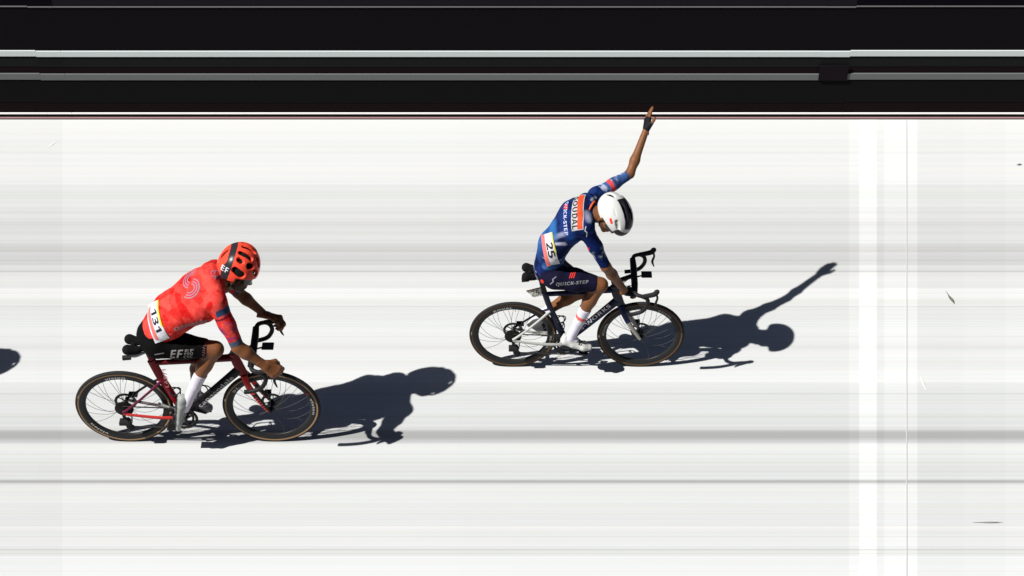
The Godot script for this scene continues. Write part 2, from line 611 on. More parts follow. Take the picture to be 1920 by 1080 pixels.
	put("bar_top", tube_mesh([Vector3(0.915 + dx, 0.958 + dy, -bw * 0.78), Vector3(0.918 + dx, 0.958 + dy, -0.1), Vector3(0.918 + dx, 0.958 + dy, 0.1), Vector3(0.915 + dx, 0.958 + dy, bw * 0.78)], [0.015, 0.017, 0.017, 0.015], 12, 1.5, Vector3(1, 0, 0)), black, bars)
	for s in [1.0, -1.0]:
		var c := Vector3(dx, dy, 0)
		put("bar_drop", tube_mesh(spline([c + Vector3(0.915, 0.958, s * bw * 0.77), c + Vector3(0.932, 0.957, s * bw * 0.93), c + Vector3(0.975, 0.953, s * bw), c + Vector3(1.008, 0.928, s * bw), c + Vector3(1.013, 0.875, s * bw), c + Vector3(0.978, 0.812, s * (bw + 0.003)), c + Vector3(0.915, 0.782, s * (bw + 0.004)), c + Vector3(0.862, 0.775, s * (bw + 0.004))], 5), [0.0155], 12), black, bars)
		var hd := new_st()
		sweep(hd, spline([c + Vector3(0.968, 0.955, s * bw), c + Vector3(1.02, 0.965, s * bw), c + Vector3(1.062, 0.98, s * bw), c + Vector3(1.078, 1.005, s * bw), c + Vector3(1.083, 1.018, s * bw)], 4), [0.017, 0.02, 0.021, 0.021, 0.012], 12, 0.85)
		var hood := put("hood", finish(hd), mat("rubber", lin(0.015, 0.015, 0.016), 0.8), bars)
		put("lever", tube_mesh(spline([c + Vector3(1.07, 0.985, s * bw), c + Vector3(1.084, 0.94, s * bw), c + Vector3(1.072, 0.88, s * (bw + 0.004)), c + Vector3(1.088, 0.825, s * (bw + 0.01))], 4), [0.009, 0.008, 0.010, 0.004], 8, 1.3), black, hood)
	var cp := new_st()
	box(cp, Vector3(0.985, 0.965, -0.033), Vector3(1.065, 0.985, 0.033), 0.007)
	var comp := put("cycle_computer", finish(cp), black, b, Vector3(dx - 0.012, dy - 0.012, 0))
	put("screen", box_mesh(Vector3(0.995, 0.9845, -0.026), Vector3(1.055, 0.9862, 0.026), 0.0), mat("screen", lin(0.03, 0.033, 0.03), 0.15), comp)
	put("mount", tube_mesh([Vector3(0.925, 0.962, 0.012), Vector3(0.96, 0.962, 0.008), Vector3(0.99, 0.965, 0.0)], [0.006], 8), black, comp)
	for s in [1.0, -1.0]:
		put("brake_hose", tube_mesh(spline([Vector3(0.915 + dx, 0.945 + dy, s * 0.06), Vector3(0.90 + dx, 0.90 + dy, s * 0.05), Vector3(0.84 + dx, 0.86 + dy * 0.5, s * 0.02), Vector3(0.79 + dx, 0.845, s * 0.01)], 4), [0.003], 6), black, b)
	# drive
	var crk := Node3D.new()
	crk.name = "crankset"
	b.add_child(crk, true)
	var ring := new_st()
	lathe(ring, [Vector2(0.078, 0.043), Vector2(0.097, 0.043), Vector2(0.099, 0.045), Vector2(0.097, 0.047), Vector2(0.078, 0.047), Vector2(0.078, 0.043)], 60, Vector3.ZERO, -1)
	lathe(ring, [Vector2(0.055, 0.037), Vector2(0.072, 0.037), Vector2(0.072, 0.04), Vector2(0.055, 0.04), Vector2(0.055, 0.037)], 48, Vector3.ZERO, -1)
	put("chainring", finish(ring), metal, crk, bb)
	var spider := new_st()
	for i in 4:
		var a := TAU * i / 4.0 + 0.5
		sweep(spider, [Vector3(0, 0, 0.05), Vector3(cos(a) * 0.086, sin(a) * 0.086, 0.045)], [0.014, 0.008], 8, 0.5)
	put("spider", finish(spider), metal, crk, bb)
	for s in [1.0, -1.0]:
		var pd: Vector2 = S.pedal_near if s > 0 else S.pedal_far
		put("crank_arm", tube_mesh([bb + Vector3(0, 0, s * 0.062), Vector3(pd.x, pd.y, s * 0.075)], [0.016, 0.012], 10, 0.6), metal, crk)
		put("pedal", box_mesh(Vector3(pd.x - 0.035, pd.y - 0.01, s * 0.115 - 0.03), Vector3(pd.x + 0.035, pd.y + 0.006, s * 0.115 + 0.03), 0.006), metal, crk)
	var ch := new_st()
	sweep(ch, [bb + Vector3(-0.005, 0.098, 0.045), Vector3(0.0, 0.34 + 0.045, 0.045)], [0.0048], 6)
	sweep(ch, spline([bb + Vector3(0, -0.098, 0.045), Vector3(0.2, 0.185, 0.045), Vector3(0.06, 0.188, 0.045), Vector3(0.032, 0.20, 0.045), Vector3(0.045, 0.235, 0.045), Vector3(0.05, 0.30, 0.045)], 4), [0.0048], 6)
	put("chain", finish(ch), mat("chain", lin(0.05, 0.048, 0.045), 0.4, 0.6), b)
	var der := Node3D.new()
	der.name = "rear_derailleur"
	b.add_child(der, true)
	put("body", box_mesh(Vector3(-0.034, 0.235, 0.05), Vector3(0.036, 0.292, 0.1), 0.016), black, der)
	put("hanger", tube_mesh([Vector3(0.0, 0.335, 0.066), Vector3(0.006, 0.275, 0.072)], [0.012, 0.014], 8, 0.6), black, der)
	put("cage", tube_mesh([Vector3(0.012, 0.262, 0.056), Vector3(0.03, 0.175, 0.056)], [0.026, 0.024], 8, 0.25), black, der)
	for p in [Vector3(0.015, 0.25, 0.045), Vector3(0.032, 0.18, 0.045)]:
		put("pulley", lathe_mesh([Vector2(0, -0.004), Vector2(0.027, -0.004), Vector2(0.027, 0.004), Vector2(0, 0.004)], 18, -1), metal, der, p)
	put("front_derailleur", box_mesh(Vector3(0.315, 0.345, 0.03), Vector3(0.375, 0.385, 0.065), 0.01), black, b)
	put("rear_caliper", box_mesh(Vector3(0.025, 0.36, -0.085), Vector3(0.085, 0.415, -0.06), 0.012), black, b)
	put("front_caliper", box_mesh(Vector3(S.base - 0.05, 0.36, -0.09), Vector3(S.base - 0.005, 0.43, -0.064), 0.012), black, b)
	# bottle cages
	for c in S.cages:
		var cg := new_st()
		var a: Vector3 = c[0]
		var d: Vector3 = c[1]
		var out: Vector3 = c[2]
		for s in [1.0, -1.0]:
			sweep(cg, spline([a, a + d * 0.03 + out * 0.03 + Vector3(0, 0, s * 0.036), a + d * 0.09 + out * 0.055 + Vector3(0, 0, s * 0.034), a + d * 0.12 + out * 0.02 + Vector3(0, 0, s * 0.038), a + d * 0.15], 4), [0.0045], 6)
		var hoop := []
		for i in 13:
			var t := TAU * i / 12.0
			hoop.append(a + d * 0.11 + out * (0.038 - cos(t) * 0.038) + Vector3(0, 0, sin(t) * 0.038))
		sweep(cg, hoop, [0.0045], 6)
		put("bottle_cage", finish(cg), mat("cage", lin(0.013, 0.013, 0.014), 0.45), b)
	for t in S.tube_print:
		var a: Vector3 = t[1]
		var e: Vector3 = t[2]
		var u := (e - a).normalized()
		flat_print("lettering", text_tris(t[0], a.distance_to(e), t[3], t[6], t[7]), [a, u, Vector3(0, 0, 1)], mat("tprint" + t[5], t[4], 0.5), b)
	return b

# ---------------------------------------------------------------- the riders
func perp(v: Vector3, d: Vector3) -> Vector3:
	return (v - d * v.dot(d)).normalized()

func grow_torso(f: Field, J: Dictionary, k: float, g: float) -> void:
	var up: Vector3 = (J.rs - J.ls).normalized()
	var low: Vector3 = (J.rh - J.lh).normalized()
	var mid := (up + low).normalized()
	var B: Array = J.bulk
	f.bone(J.pelvis, J.waist, B[0] * k + g, B[1] * k + g, low, 1.32)
	f.bone(J.waist, J.chest, B[1] * k + g, B[2] * k + g, mid, 1.4)
	f.bone(J.chest, J.c7, B[2] * k + g, B[3] * k + g, up, 1.6)
	f.bone(J.ls, J.rs, 0.056 * k + g, 0.056 * k + g)

func grow_leg(f: Field, hip: Vector3, knee: Vector3, ankle: Vector3, k: float, g: float, upto: float, shin: bool) -> void:
	var a := hip.lerp(knee, 0.42)
	f.bone(hip, a, 0.088 * k + g, 0.082 * k + g)
	f.bone(a, hip.lerp(knee, upto), 0.082 * k + g, lerpf(0.082, 0.054, (upto - 0.42) / 0.58) * k + g)
	if shin:
		var sd := (ankle - knee).normalized()
		var back := -perp(knee - (hip + ankle) * 0.5, sd)
		var bulge := knee.lerp(ankle, 0.3) + back * 0.014 * k
		f.bone(knee, bulge, 0.050 * k, 0.050 * k)
		f.bone(bulge, knee.lerp(ankle, 0.68) + back * 0.004 * k, 0.050 * k, 0.035 * k)
		f.bone(knee.lerp(ankle, 0.68) + back * 0.004 * k, ankle, 0.035 * k, 0.031 * k)

func grow_arm(f: Field, s: Vector3, e: Vector3, k: float, g: float, upto: float, fat: float) -> void:
	var m := s.lerp(e, 0.5)
	f.bone(s, m, 0.056 * k * fat + g, 0.044 * k * fat + g)
	f.bone(m, s.lerp(e, upto), 0.044 * k * fat + g, lerpf(0.044, 0.036, (upto - 0.5) * 2.0) * k * fat + g)

func make_hand(out: Dictionary, wrist: Vector3, dir: Vector3, dorsal: Vector3, side: float, curl: Array, thumb_in: float, k: float, paint: Callable) -> Transform3D:
	# local frame: x along the hand, y out of its back, z across; the thumb lies at z = -side
	var x := dir.normalized()
	var y := perp(dorsal, x)
	var fr := Transform3D(Basis(x * k, y * k, x.cross(y) * k), wrist)
	var f := Field.new(Vector3(-0.05, -0.12, -0.09), Vector3(0.22, 0.06, 0.09), 0.0042, 0.0042)
	f.bone(Vector3(-0.04, 0, 0), Vector3(0.015, 0, 0), 0.026, 0.022, Vector3(0, 0, 1), 1.15)
	var knuck := [0.09, 0.093, 0.088, 0.079]
	var lens := [[0.043, 0.026, 0.02], [0.047, 0.03, 0.021], [0.044, 0.028, 0.02], [0.034, 0.021, 0.018]]
	for i in 4:
		var z := side * (-0.031 + 0.0205 * i)
		var p := Vector3(knuck[i], 0.0, z)
		f.bone(Vector3(0.01, 0, z * 0.55), p, 0.0165, 0.0128)
		var a := 0.0
		for j in 3:
			a += deg_to_rad(curl[j] + (i - 1) * 3.0)
			var q: Vector3 = p + Vector3(cos(a), -sin(a), z * 0.6) * lens[i][j]
			f.bone(p, q, 0.0106 - 0.0009 * j, 0.0098 - 0.0009 * j)
			p = q
	var t0 := Vector3(0.02, -0.008, side * -0.022)
	var t1 := Vector3(0.052, -0.018, side * -0.05)
	var t2 := t1 + Vector3(0.026, -0.006 - 0.018 * thumb_in, side * (-0.012 + 0.02 * thumb_in))
	var t3 := t2 + Vector3(0.022, -0.004 - 0.014 * thumb_in, side * (-0.002 + 0.016 * thumb_in))
	f.bone(t0, t1, 0.017, 0.0125)
	f.bone(t1, t2, 0.0122, 0.0108)
	f.bone(t2, t3, 0.0108, 0.0088)
	f.settle()
	f.net(out, paint, fr)
	return fr

func make_glove(called: String, fr: Transform3D, side: float, m: Material, parent: Node3D, base: Vector3) -> void:
	var f := Field.new(Vector3(-0.02, -0.06, -0.08), Vector3(0.14, 0.05, 0.08), 0.0045, 0.0045)
	f.bone(Vector3(0.0, 0, 0), Vector3(0.02, 0, 0), 0.0275, 0.0255, Vector3(0, 0, 1), 1.15)
	var knuck := [0.09, 0.093, 0.088, 0.079]
	for i in 4:
		var z := side * (-0.031 + 0.0205 * i)
		f.bone(Vector3(0.01, 0, z * 0.55), Vector3(knuck[i], 0, z), 0.02, 0.0165)
	f.bone(Vector3(0.02, -0.008, side * -0.022), Vector3(0.05, -0.017, side * -0.048), 0.0205, 0.0165)
	f.settle()
	var g := new_net()
	f.net(g, plain(Color.WHITE), fr)
	put(called, net_mesh(g, base), m, parent)

func make_shoe(J: Dictionary, pre: String, S: Dictionary, parent: Node3D, base: Vector3) -> void:
	var k: float = S.k
	var heel: Vector3 = J[pre + "heel"]
	var toe: Vector3 = J[pre + "toe"]
	var ankle: Vector3 = J[pre + "ankle"]
	var x := (toe - heel).normalized()
	var y := perp(ankle - (heel + toe) * 0.5, x)
	var z := x.cross(y)
	var L := heel.distance_to(toe)
	var f := Field.new(heel.min(toe).min(ankle) - Vector3.ONE * 0.09, heel.max(toe).max(ankle) + Vector3.ONE * 0.09, 0.0065, 0.007)
	var w := 0.95 * k
	f.bone(heel + x * 0.03 + y * 0.012, heel + x * 0.09 + y * 0.004, 0.033 * w, 0.031 * w, z, 1.08)
	f.bone(heel + x * 0.09 + y * 0.004, heel + x * L * 0.7 - y * 0.004, 0.031 * w, 0.03 * w, z, 1.5)
	f.bone(heel + x * L * 0.7 - y * 0.004, toe - x * 0.024, 0.031 * w, 0.021 * w, z, 1.6)
	f.bone(heel + x * 0.035 + y * 0.02, ankle - y * 0.012, 0.034 * w, 0.037 * w)
	f.bone(heel + x * 0.022 + y * 0.02, heel + x * 0.026 + y * 0.06, 0.03 * w, 0.028 * w)
	f.bone(ankle - y * 0.02 + x * 0.01, heel + x * L * 0.68 + y * 0.002, 0.034 * w, 0.026 * w)
	f.settle()
	f.cut(func(p: Vector3): return (p - ankle).dot(y) - 0.026)
	var g := new_net()
	var sole_at := heel - y * 0.018 * w
	f.net(g, func(p: Vector3, _n):
		var q: Vector3 = p - sole_at
		if q.dot(y) < -0.002: return Color(0.02, 0.02, 0.022)
		var along := (p - heel).dot(x) / L
		if along > 0.34 and along < 0.74 and absf((p - heel).dot(z)) < 0.022 and (p - heel).dot(y) > 0.016: return S.tongue
		return S.shoe)
	var shoe := put("shoe", net_mesh(g, base), vmat("shoe", 0.35), parent)
	var fr := Basis(x, y, z)
	for d in [0.52, 0.7]:
		var dial := put("closure_dial", lathe_mesh([Vector2(0, 0.007), Vector2(0.012, 0.007), Vector2(0.0152, 0.004), Vector2(0.016, -0.012), Vector2(0, -0.012)], 18, -1), mat("dial" + S.id, S.dial, 0.3, 0.4), shoe)
		var zs := 1.0 if z.z > 0 else -1.0
		var pos := land(f, heel + x * L * d + y * 0.03, (y * 0.8 + z * zs * 0.6).normalized(), 0.001)
		var nn := (y * 0.8 + z * zs * 0.6).normalized()
		dial.transform = Transform3D(Basis(x, nn.cross(x), nn), pos - base)
	# strap over the instep
	print_on("strap", f, rect_tris(-0.02, -0.035, 0.04, 0.07), [heel + x * L * 0.6 + y * 0.03, x, (y * 0.85 + z * (0.5 if z.z > 0 else -0.5)).normalized()], mat("strap" + S.id, S.strap, 0.5), shoe, base, 0.0015)
	for v in [heel + x * L * 0.66 - y * 0.038]:
		var cl := new_st()
		box(cl, Vector3(-0.03, -0.008, -0.022), Vector3(0.03, 0.006, 0.022), 0.004)
		var c := put("cleat", finish(cl), mat("black_part", lin(0.011, 0.011, 0.012), 0.5), shoe)
		c.transform = Transform3D(fr, v - base)

func make_rider(called: String, label: String, base: Vector3, J: Dictionary, S: Dictionary) -> Dictionary:
	var k: float = S.k
	var root := thing(called, label, "person", base)
	var lo := Vector3.ONE * 1e9
	var hi := Vector3.ONE * -1e9
	for key in J:
		if J[key] is Vector3 and key != "f" and key != "u":
			lo = lo.min(J[key])
			hi = hi.max(J[key])
	# --- the skin: one body
	var skin := Field.new(lo - Vector3.ONE * 0.14, hi + Vector3.ONE * 0.14, 0.0105, 0.011)
	grow_torso(skin, J, k, -0.008)
	for p in ["r", "l"]:
		grow_leg(skin, J[p + "h"], J[p + "knee"], J[p + "ankle"], k, 0.0, 1.0, true)
		var ft: Vector3 = J[p + "heel"].lerp(J[p + "toe"], 0.7)
		skin.bone(J[p + "ankle"], ft, 0.03 * k, 0.02 * k)
		var e: Vector3 = J[p + "elbow"]
		var w: Vector3 = J[p + "wrist"]
		var fat: float = S.arm[0] if p == "r" else S.arm[1]
		grow_arm(skin, J[p + "s"], e, k, 0.0, 1.0, fat)
		skin.bone(e, e.lerp(w, 0.3), 0.037 * k * fat, 0.039 * k * fat)
		skin.bone(e.lerp(w, 0.3), w, 0.039 * k * fat, 0.025 * k)
	skin.bone(J.c7, J.head - J.u * 0.05 * k - J.f * 0.015 * k, 0.058 * k, 0.053 * k)
	skin.settle()
	var flesh: Color = S.skin
	var tone := func(p: Vector3, _n):
		return flesh * (1.0 + 0.16 * noise.get_noise_3dv(p * 60.0))
	var g := new_net()
	skin.net(g, tone)
	# --- head: x to the face, y to the crown, z to its right
	var hx: Vector3 = J.f.normalized()
	var hy := perp(J.u, hx)
	var hk: float = S.head * k
	var hf := Transform3D(Basis(hx * hk, hy * hk, hx.cross(hy) * hk), J.head)
	var head := Field.new(Vector3(-0.13, -0.15, -0.11), Vector3(0.15, 0.15, 0.11), 0.0058, 0.007)
	head.ball(Vector3(-0.008, 0.035, 0), Vector3(0.094, 0.092, 0.074))
	head.ball(Vector3(0.03, -0.03, 0), Vector3(0.062, 0.075, 0.06))
	head.bone(Vector3(-0.01, -0.06, 0.042), Vector3(0.066, -0.094, 0.012), 0.02, 0.018)
	head.bone(Vector3(-0.01, -0.06, -0.042), Vector3(0.066, -0.094, -0.012), 0.02, 0.018)
	head.bone(Vector3(0.086, 0.005, 0), Vector3(0.108, -0.034, 0), 0.009, 0.013)
	head.bone(Vector3(0.078, 0.018, -0.035), Vector3(0.078, 0.018, 0.035), 0.013, 0.013)
	head.bone(Vector3(0.083, -0.062, -0.018), Vector3(0.083, -0.062, 0.018), 0.0095, 0.0095)
	for s in [-1.0, 1.0]:
		head.ball(Vector3(-0.008, -0.015, s * 0.074), Vector3(0.017, 0.03, 0.009))
		head.ball(Vector3(0.072, 0.0, s * 0.032), Vector3(0.013, 0.012, 0.014))
		head.ball(Vector3(0.055, -0.03, s * 0.042), Vector3(0.022, 0.02, 0.02))
	head.bone(Vector3(-0.03, -0.03, 0), Vector3(-0.045, -0.11, 0), 0.052, 0.05)
	head.settle()
	var hair: Color = S.hair
	head.net(g, func(p: Vector3, _n):
		var c: Color = tone.call(p, _n)
		if p.x < -0.02 and p.y > -0.075 + 0.012 * sin(p.z * 90.0): return hair
		if p.y > 0.05: return hair
		if absf(p.y + 0.062) < 0.011 and p.x > 0.08 and absf(p.z) < 0.024: return Color(0.2, 0.06, 0.045)
		if S.beard > 0.0 and p.y < -0.035 and p.x > -0.005 and (p.x < 0.1): return c.lerp(hair, S.beard)
		return c, hf)
	# --- hands
	var rf := make_hand(g, J.rwrist, J.rhand_dir, J.rdorsal, 1.0, S.rcurl, S.rthumb, k * S.hand, tone)
	var lf := make_hand(g, J.lwrist, J.lhand_dir, J.ldorsal, -1.0, S.lcurl, S.lthumb, k * S.hand, tone)
	put("body", net_mesh(g, base), vmat("skin", 0.5, 0.25, 30.0, 0.3), root)
	if S.gloves:
		make_glove("glove", rf, 1.0, mat("glove" + S.id, S.glove, 0.7), root, base)
		make_glove("glove", lf, -1.0, mat("glove" + S.id, S.glove, 0.7), root, base)
	# --- shorts
	var pad := Vector3.ONE * 0.17
	var slo: Vector3 = J.pelvis.min(J.waist).min(J.rknee).min(J.lknee) - pad
	var shi: Vector3 = J.pelvis.max(J.waist).max(J.rknee).max(J.lknee) + pad
	var shorts := Field.new(slo, shi, 0.0095, 0.012)
	var low: Vector3 = (J.rh - J.lh).normalized()
	shorts.bone(J.pelvis, J.waist, J.bulk[0] * k + 0.003, J.bulk[1] * k - 0.004, low, 1.32)
	for p in ["r", "l"]:
		grow_leg(shorts, J[p + "h"], J[p + "knee"], J[p + "ankle"], k, 0.005, 0.97, false)
		shorts.bone(J[p + "h"], J[p + "h"] + (J.pelvis - J.waist).normalized() * 0.015, 0.094 * k, 0.086 * k)
	shorts.settle()
	shorts.ripple(func(p: Vector3): return 0.003 * noise.get_noise_3d(p.x * 16.0, p.y * 12.0, p.z * 9.0))
	var hem: Array = S.hem
	shorts.cut(func(q: Vector3):
		var m := -1.0
		for i in 2:
			var p: String = ["r", "l"][i]
			var kn: Vector3 = J[p + "knee"]
			var hp: Vector3 = J[p + "h"]
			var d := (kn - hp).normalized()
			var c := hp.lerp(kn, hem[i])
			var rel := q - c
			if (rel - d * rel.dot(d)).length() < 0.12 and absf(rel.dot(d)) < 0.2:
				m = max(m, rel.dot(d))
		return m)
	g = new_net()
	shorts.net(g, S.shorts_paint)
	var sh := put("shorts", net_mesh(g, base), vmat("cloth", 0.7, 0.35, 26.0, 0.12), root)
	# --- jersey
	lo = J.pelvis.min(J.c7).min(J.relbow).min(J.lelbow).min(J.rs).min(J.ls) - pad
	hi = J.pelvis.max(J.c7).max(J.relbow).max(J.lelbow).max(J.rs).max(J.ls) + pad
	var jersey := Field.new(lo, hi, 0.0095, 0.014)
	grow_torso(jersey, J, k, 0.004)
	for p in ["r", "l"]:
		grow_arm(jersey, J[p + "s"], J[p + "elbow"], k, 0.005, 1.0, S.arm[0] if p == "r" else S.arm[1])
	jersey.bone(J.c7, J.c7 + (J.head - J.c7).normalized() * 0.03 * k, 0.064 * k, 0.06 * k)
	jersey.settle()
	var run: Vector3 = (J.chest - J.pelvis).normalized()
	var folds := func(p: Vector3):
		# creases run round the body, closer together at the waist and the arm pits
		var along := p.dot(run)
		var q := p - run * along * 0.0
		var n1 := noise.get_noise_3d(q.x * 7.0 + 30.0, q.y * 7.0, q.z * 5.0)
		var n2 := noise.get_noise_3d(along * 26.0 + n1 * 1.5, q.z * 5.0 + 12.0, (q.x - q.y) * 4.0)
		return 0.0042 * n2 + 0.003 * n1
	jersey.ripple(folds)
	var spine: Vector3 = (J.chest - J.pelvis).normalized()
	var hem_at: Vector3 = J.pelvis + spine * S.jersey_hem + J.hem_tilt * 0.0
	var hem_n: Vector3 = -(spine + J.hem_tilt).normalized()
	jersey.cut(func(q: Vector3):
		var m: float = (q - hem_at).dot(hem_n)
		for i in 2:
			var p: String = ["r", "l"][i]
			var e: Vector3 = J[p + "elbow"]
			var s: Vector3 = J[p + "s"]
			var d := (e - s).normalized()
			var rel := q - s.lerp(e, S.cuff[i])
			if rel.length() < 0.14: m = max(m, rel.dot(d))
		return m)
	g = new_net()
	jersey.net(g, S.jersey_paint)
	var je := put("jersey", net_mesh(g, base), vmat("cloth", 0.7, 0.35, 26.0, 0.12), root)
	# --- collar
	var neck: Vector3 = (J.head - J.u * 0.05 * k - J.c7).normalized()
	var col := []
	var cu := perp(J.rs - J.ls, neck)
	var cw := neck.cross(cu)
	for i in 25:
		var a := TAU * i / 24.0
		col.append(J.c7 + neck * 0.05 * k + (cu * cos(a) + cw * sin(a)) * 0.070 * k - base)
	put("collar", tube_mesh(col, [0.010 * k], 8), mat("collar" + S.id, S.collar, 0.6), je)
	# --- socks and shoes
	for i in 2:
		var p: String = ["r", "l"][i]
		var kn: Vector3 = J[p + "knee"]
		var an: Vector3 = J[p + "ankle"]
		var hp: Vector3 = J[p + "h"]
		var sd := (an - kn).normalized()
		var back := -perp(kn - (hp + an) * 0.5, sd)
		var so := Field.new(kn.min(an) - Vector3.ONE * 0.1, kn.max(an) + Vector3.ONE * 0.1, 0.0075, 0.006)
		var t0: float = S.sock[i]
		so.bone(kn.lerp(an, 0.3) + back * 0.014 * k, kn.lerp(an, 0.68) + back * 0.004 * k, 0.050 * k + 0.005, 0.035 * k + 0.005)
		so.bone(kn.lerp(an, 0.68) + back * 0.004 * k, an, 0.035 * k + 0.004, 0.031 * k + 0.004)
		so.bone(an, an.lerp(J[p + "toe"], 0.22), 0.034 * k + 0.003, 0.030 * k + 0.002)
		so.settle()
		var top := kn.lerp(an, t0)
		so.cut(func(q: Vector3): return -(q - top).dot(sd))
		g = new_net()
		so.net(g, func(q: Vector3, n): return S.sock_paint.call((q - kn).dot(sd) / kn.distance_to(an), q, n))
		put("sock", net_mesh(g, base), vmat("knit", 0.85, 0.4, 40.0), root)
		make_shoe(J, p, S, root, base)
	# --- helmet, in the head's frame
	var c0 := Vector3(0.005, 0.058, 0)
	var hr: Vector3 = S.helmet_size
	var out := Field.new(c0 - hr - Vector3.ONE * 0.03, c0 + hr + Vector3.ONE * 0.03, 0.0056, 0.008)
	out.ball(c0, hr)
	out.ball(c0 + Vector3(-0.035, -0.01, 0), hr * Vector3(0.8, 0.9, 0.93))
	out.settle()
	var vents := []
	for v in S.vents:
		vents.append([c0 + (v[0] - c0) * hr / S.helmet_base, c0 + (v[1] - c0) * hr / S.helmet_base, v[2] * S.vent_size])
	var shell_fn := func(p: Vector3):
		var q := (p - c0 - Vector3(-0.008, -0.004, 0)) / (hr - Vector3.ONE * 0.012)
		var inner: float = (q.length() - 1.0) * 0.09
		var m: float = max(-inner, -(p.y - 0.022 - 0.11 * p.x - 0.5 * max(0.0, absf(p.z) - 0.05) * (0.35 if p.x > 0 else -0.45)))
		for v in vents:
			var ab: Vector3 = v[1] - v[0]
			var r: Vector3 = p - v[0]
			var t := clampf(r.dot(ab) / ab.length_squared(), 0.0, 1.0)
			var away: Vector3 = r - ab * t
			m = max(m, v[2] - away.length())
		return m
	out.cut(shell_fn)
	g = new_net()
	out.net(g, S.helmet_paint, hf)
	var he := put("helmet", net_mesh(g, base), vmat("shell", 0.28), root)
	var liner := Field.new(c0 - hr - Vector3.ONE * 0.01, c0 + hr + Vector3.ONE * 0.01, 0.009, 0.006)
	liner.ball(c0 + Vector3(-0.008, -0.004, 0), hr - Vector3.ONE * 0.019)
	liner.settle()
	liner.cut(func(p: Vector3): return -(p.y - 0.03 - 0.1 * p.x))
	g = new_net()
	liner.net(g, plain(Color(0.008, 0.008, 0.009)), hf)
	put("liner", net_mesh(g, base), vmat("liner", 0.8), he)
	for s in [-1.0, 1.0]:
		var strap := new_st()
		for st0 in [Vector3(0.05, 0.04, 0.072), Vector3(-0.055, 0.035, 0.07)]:
			var pts := []
			for q in [st0 * Vector3(1, 1, s), Vector3(0.005, -0.05, 0.068 * s), Vector3(0.03, -0.105, 0.03 * s)]: pts.append(hf * q - base)
			sweep(strap, spline(pts, 4), [0.0045 * k], 6)
		put("chin_strap", finish(strap), mat("black_part", lin(0.011, 0.011, 0.012), 0.5), he)
	# --- sunglasses
	var lens := new_st()
	lens.set_smooth_group(1)
	for i in 24:
		for j in 2:
			var q := []
			for e in [[i, j], [i + 1, j], [i + 1, j + 1], [i, j + 1]]:
				var a := deg_to_rad(-78.0 + 156.0 * e[0] / 24.0)
				var yy: float = lerpf(-0.028 * (1.0 - 0.35 * absf(sin(a))), 0.026, e[1] / 2.0)
				q.append(hf * Vector3(0.028 + cos(a) * 0.086, yy, sin(a) * 0.079) - base)
			quad(lens, q[0], q[1], q[2], q[3])
	put("sunglasses", finish(lens), mat("lens", lin(0.01, 0.01, 0.012), 0.06, 0.0, 0.6), root)
	return {"both": Both.new(jersey, shorts), "root": root, "base": base, "jersey": jersey, "jn": je, "shorts": shorts, "sn": sh, "helmet": out, "hn": he, "hf": hf, "hk": hk}

# ---------------------------------------------------------------- the place
func streak_texture(keys: Array, z0: float, z1: float) -> ImageTexture:
	# tone of the worn paint from the far edge (z0) to the near edge (z1), brushed along the road
	var hgt := 2048
	var wid := 256
	var img := Image.create(wid, hgt, false, Image.FORMAT_RGB8)
	var r := RandomNumberGenerator.new()
	r.seed = 5
	var n2 := FastNoiseLite.new()
	n2.seed = 9
	n2.frequency = 0.02
	var n3 := FastNoiseLite.new()
	n3.seed = 21
	n3.frequency = 0.012
	var row := Color.WHITE
	var k := 0
	for y in hgt:
		var z := lerpf(z0, z1, (y + 0.5) / hgt)
		while k < keys.size() - 2 and keys[k + 1][0] < z: k += 1
		var v: float = lerpf(keys[k][1], keys[k + 1][1], clampf((z - keys[k][0]) / (keys[k + 1][0] - keys[k][0]), 0, 1))
		if y % 3 == 0:
			var a := r.randf_range(-1, 1) * 0.014 + (r.randf_range(-0.045, 0) if r.randf() < 0.10 else 0.0)
			row = Color(1.0 + a + r.randf_range(-1, 1) * 0.010, 1.0 + a + r.randf_range(-1, 1) * 0.006, 1.0 + a + r.randf_range(-1, 1) * 0.013)
		for x in wid:
			var m := 1.0 + 0.006 * n2.get_noise_2d(x * 0.7, y * 1.6) + 0.004 * n3.get_noise_2d(x * 0.2, y * 0.05)
			img.set_pixel(x, y, Color(v * row.r * m, v * row.g * m * 1.0, v * row.b * m))
	img.generate_mipmaps()
	return ImageTexture.create_from_image(img)

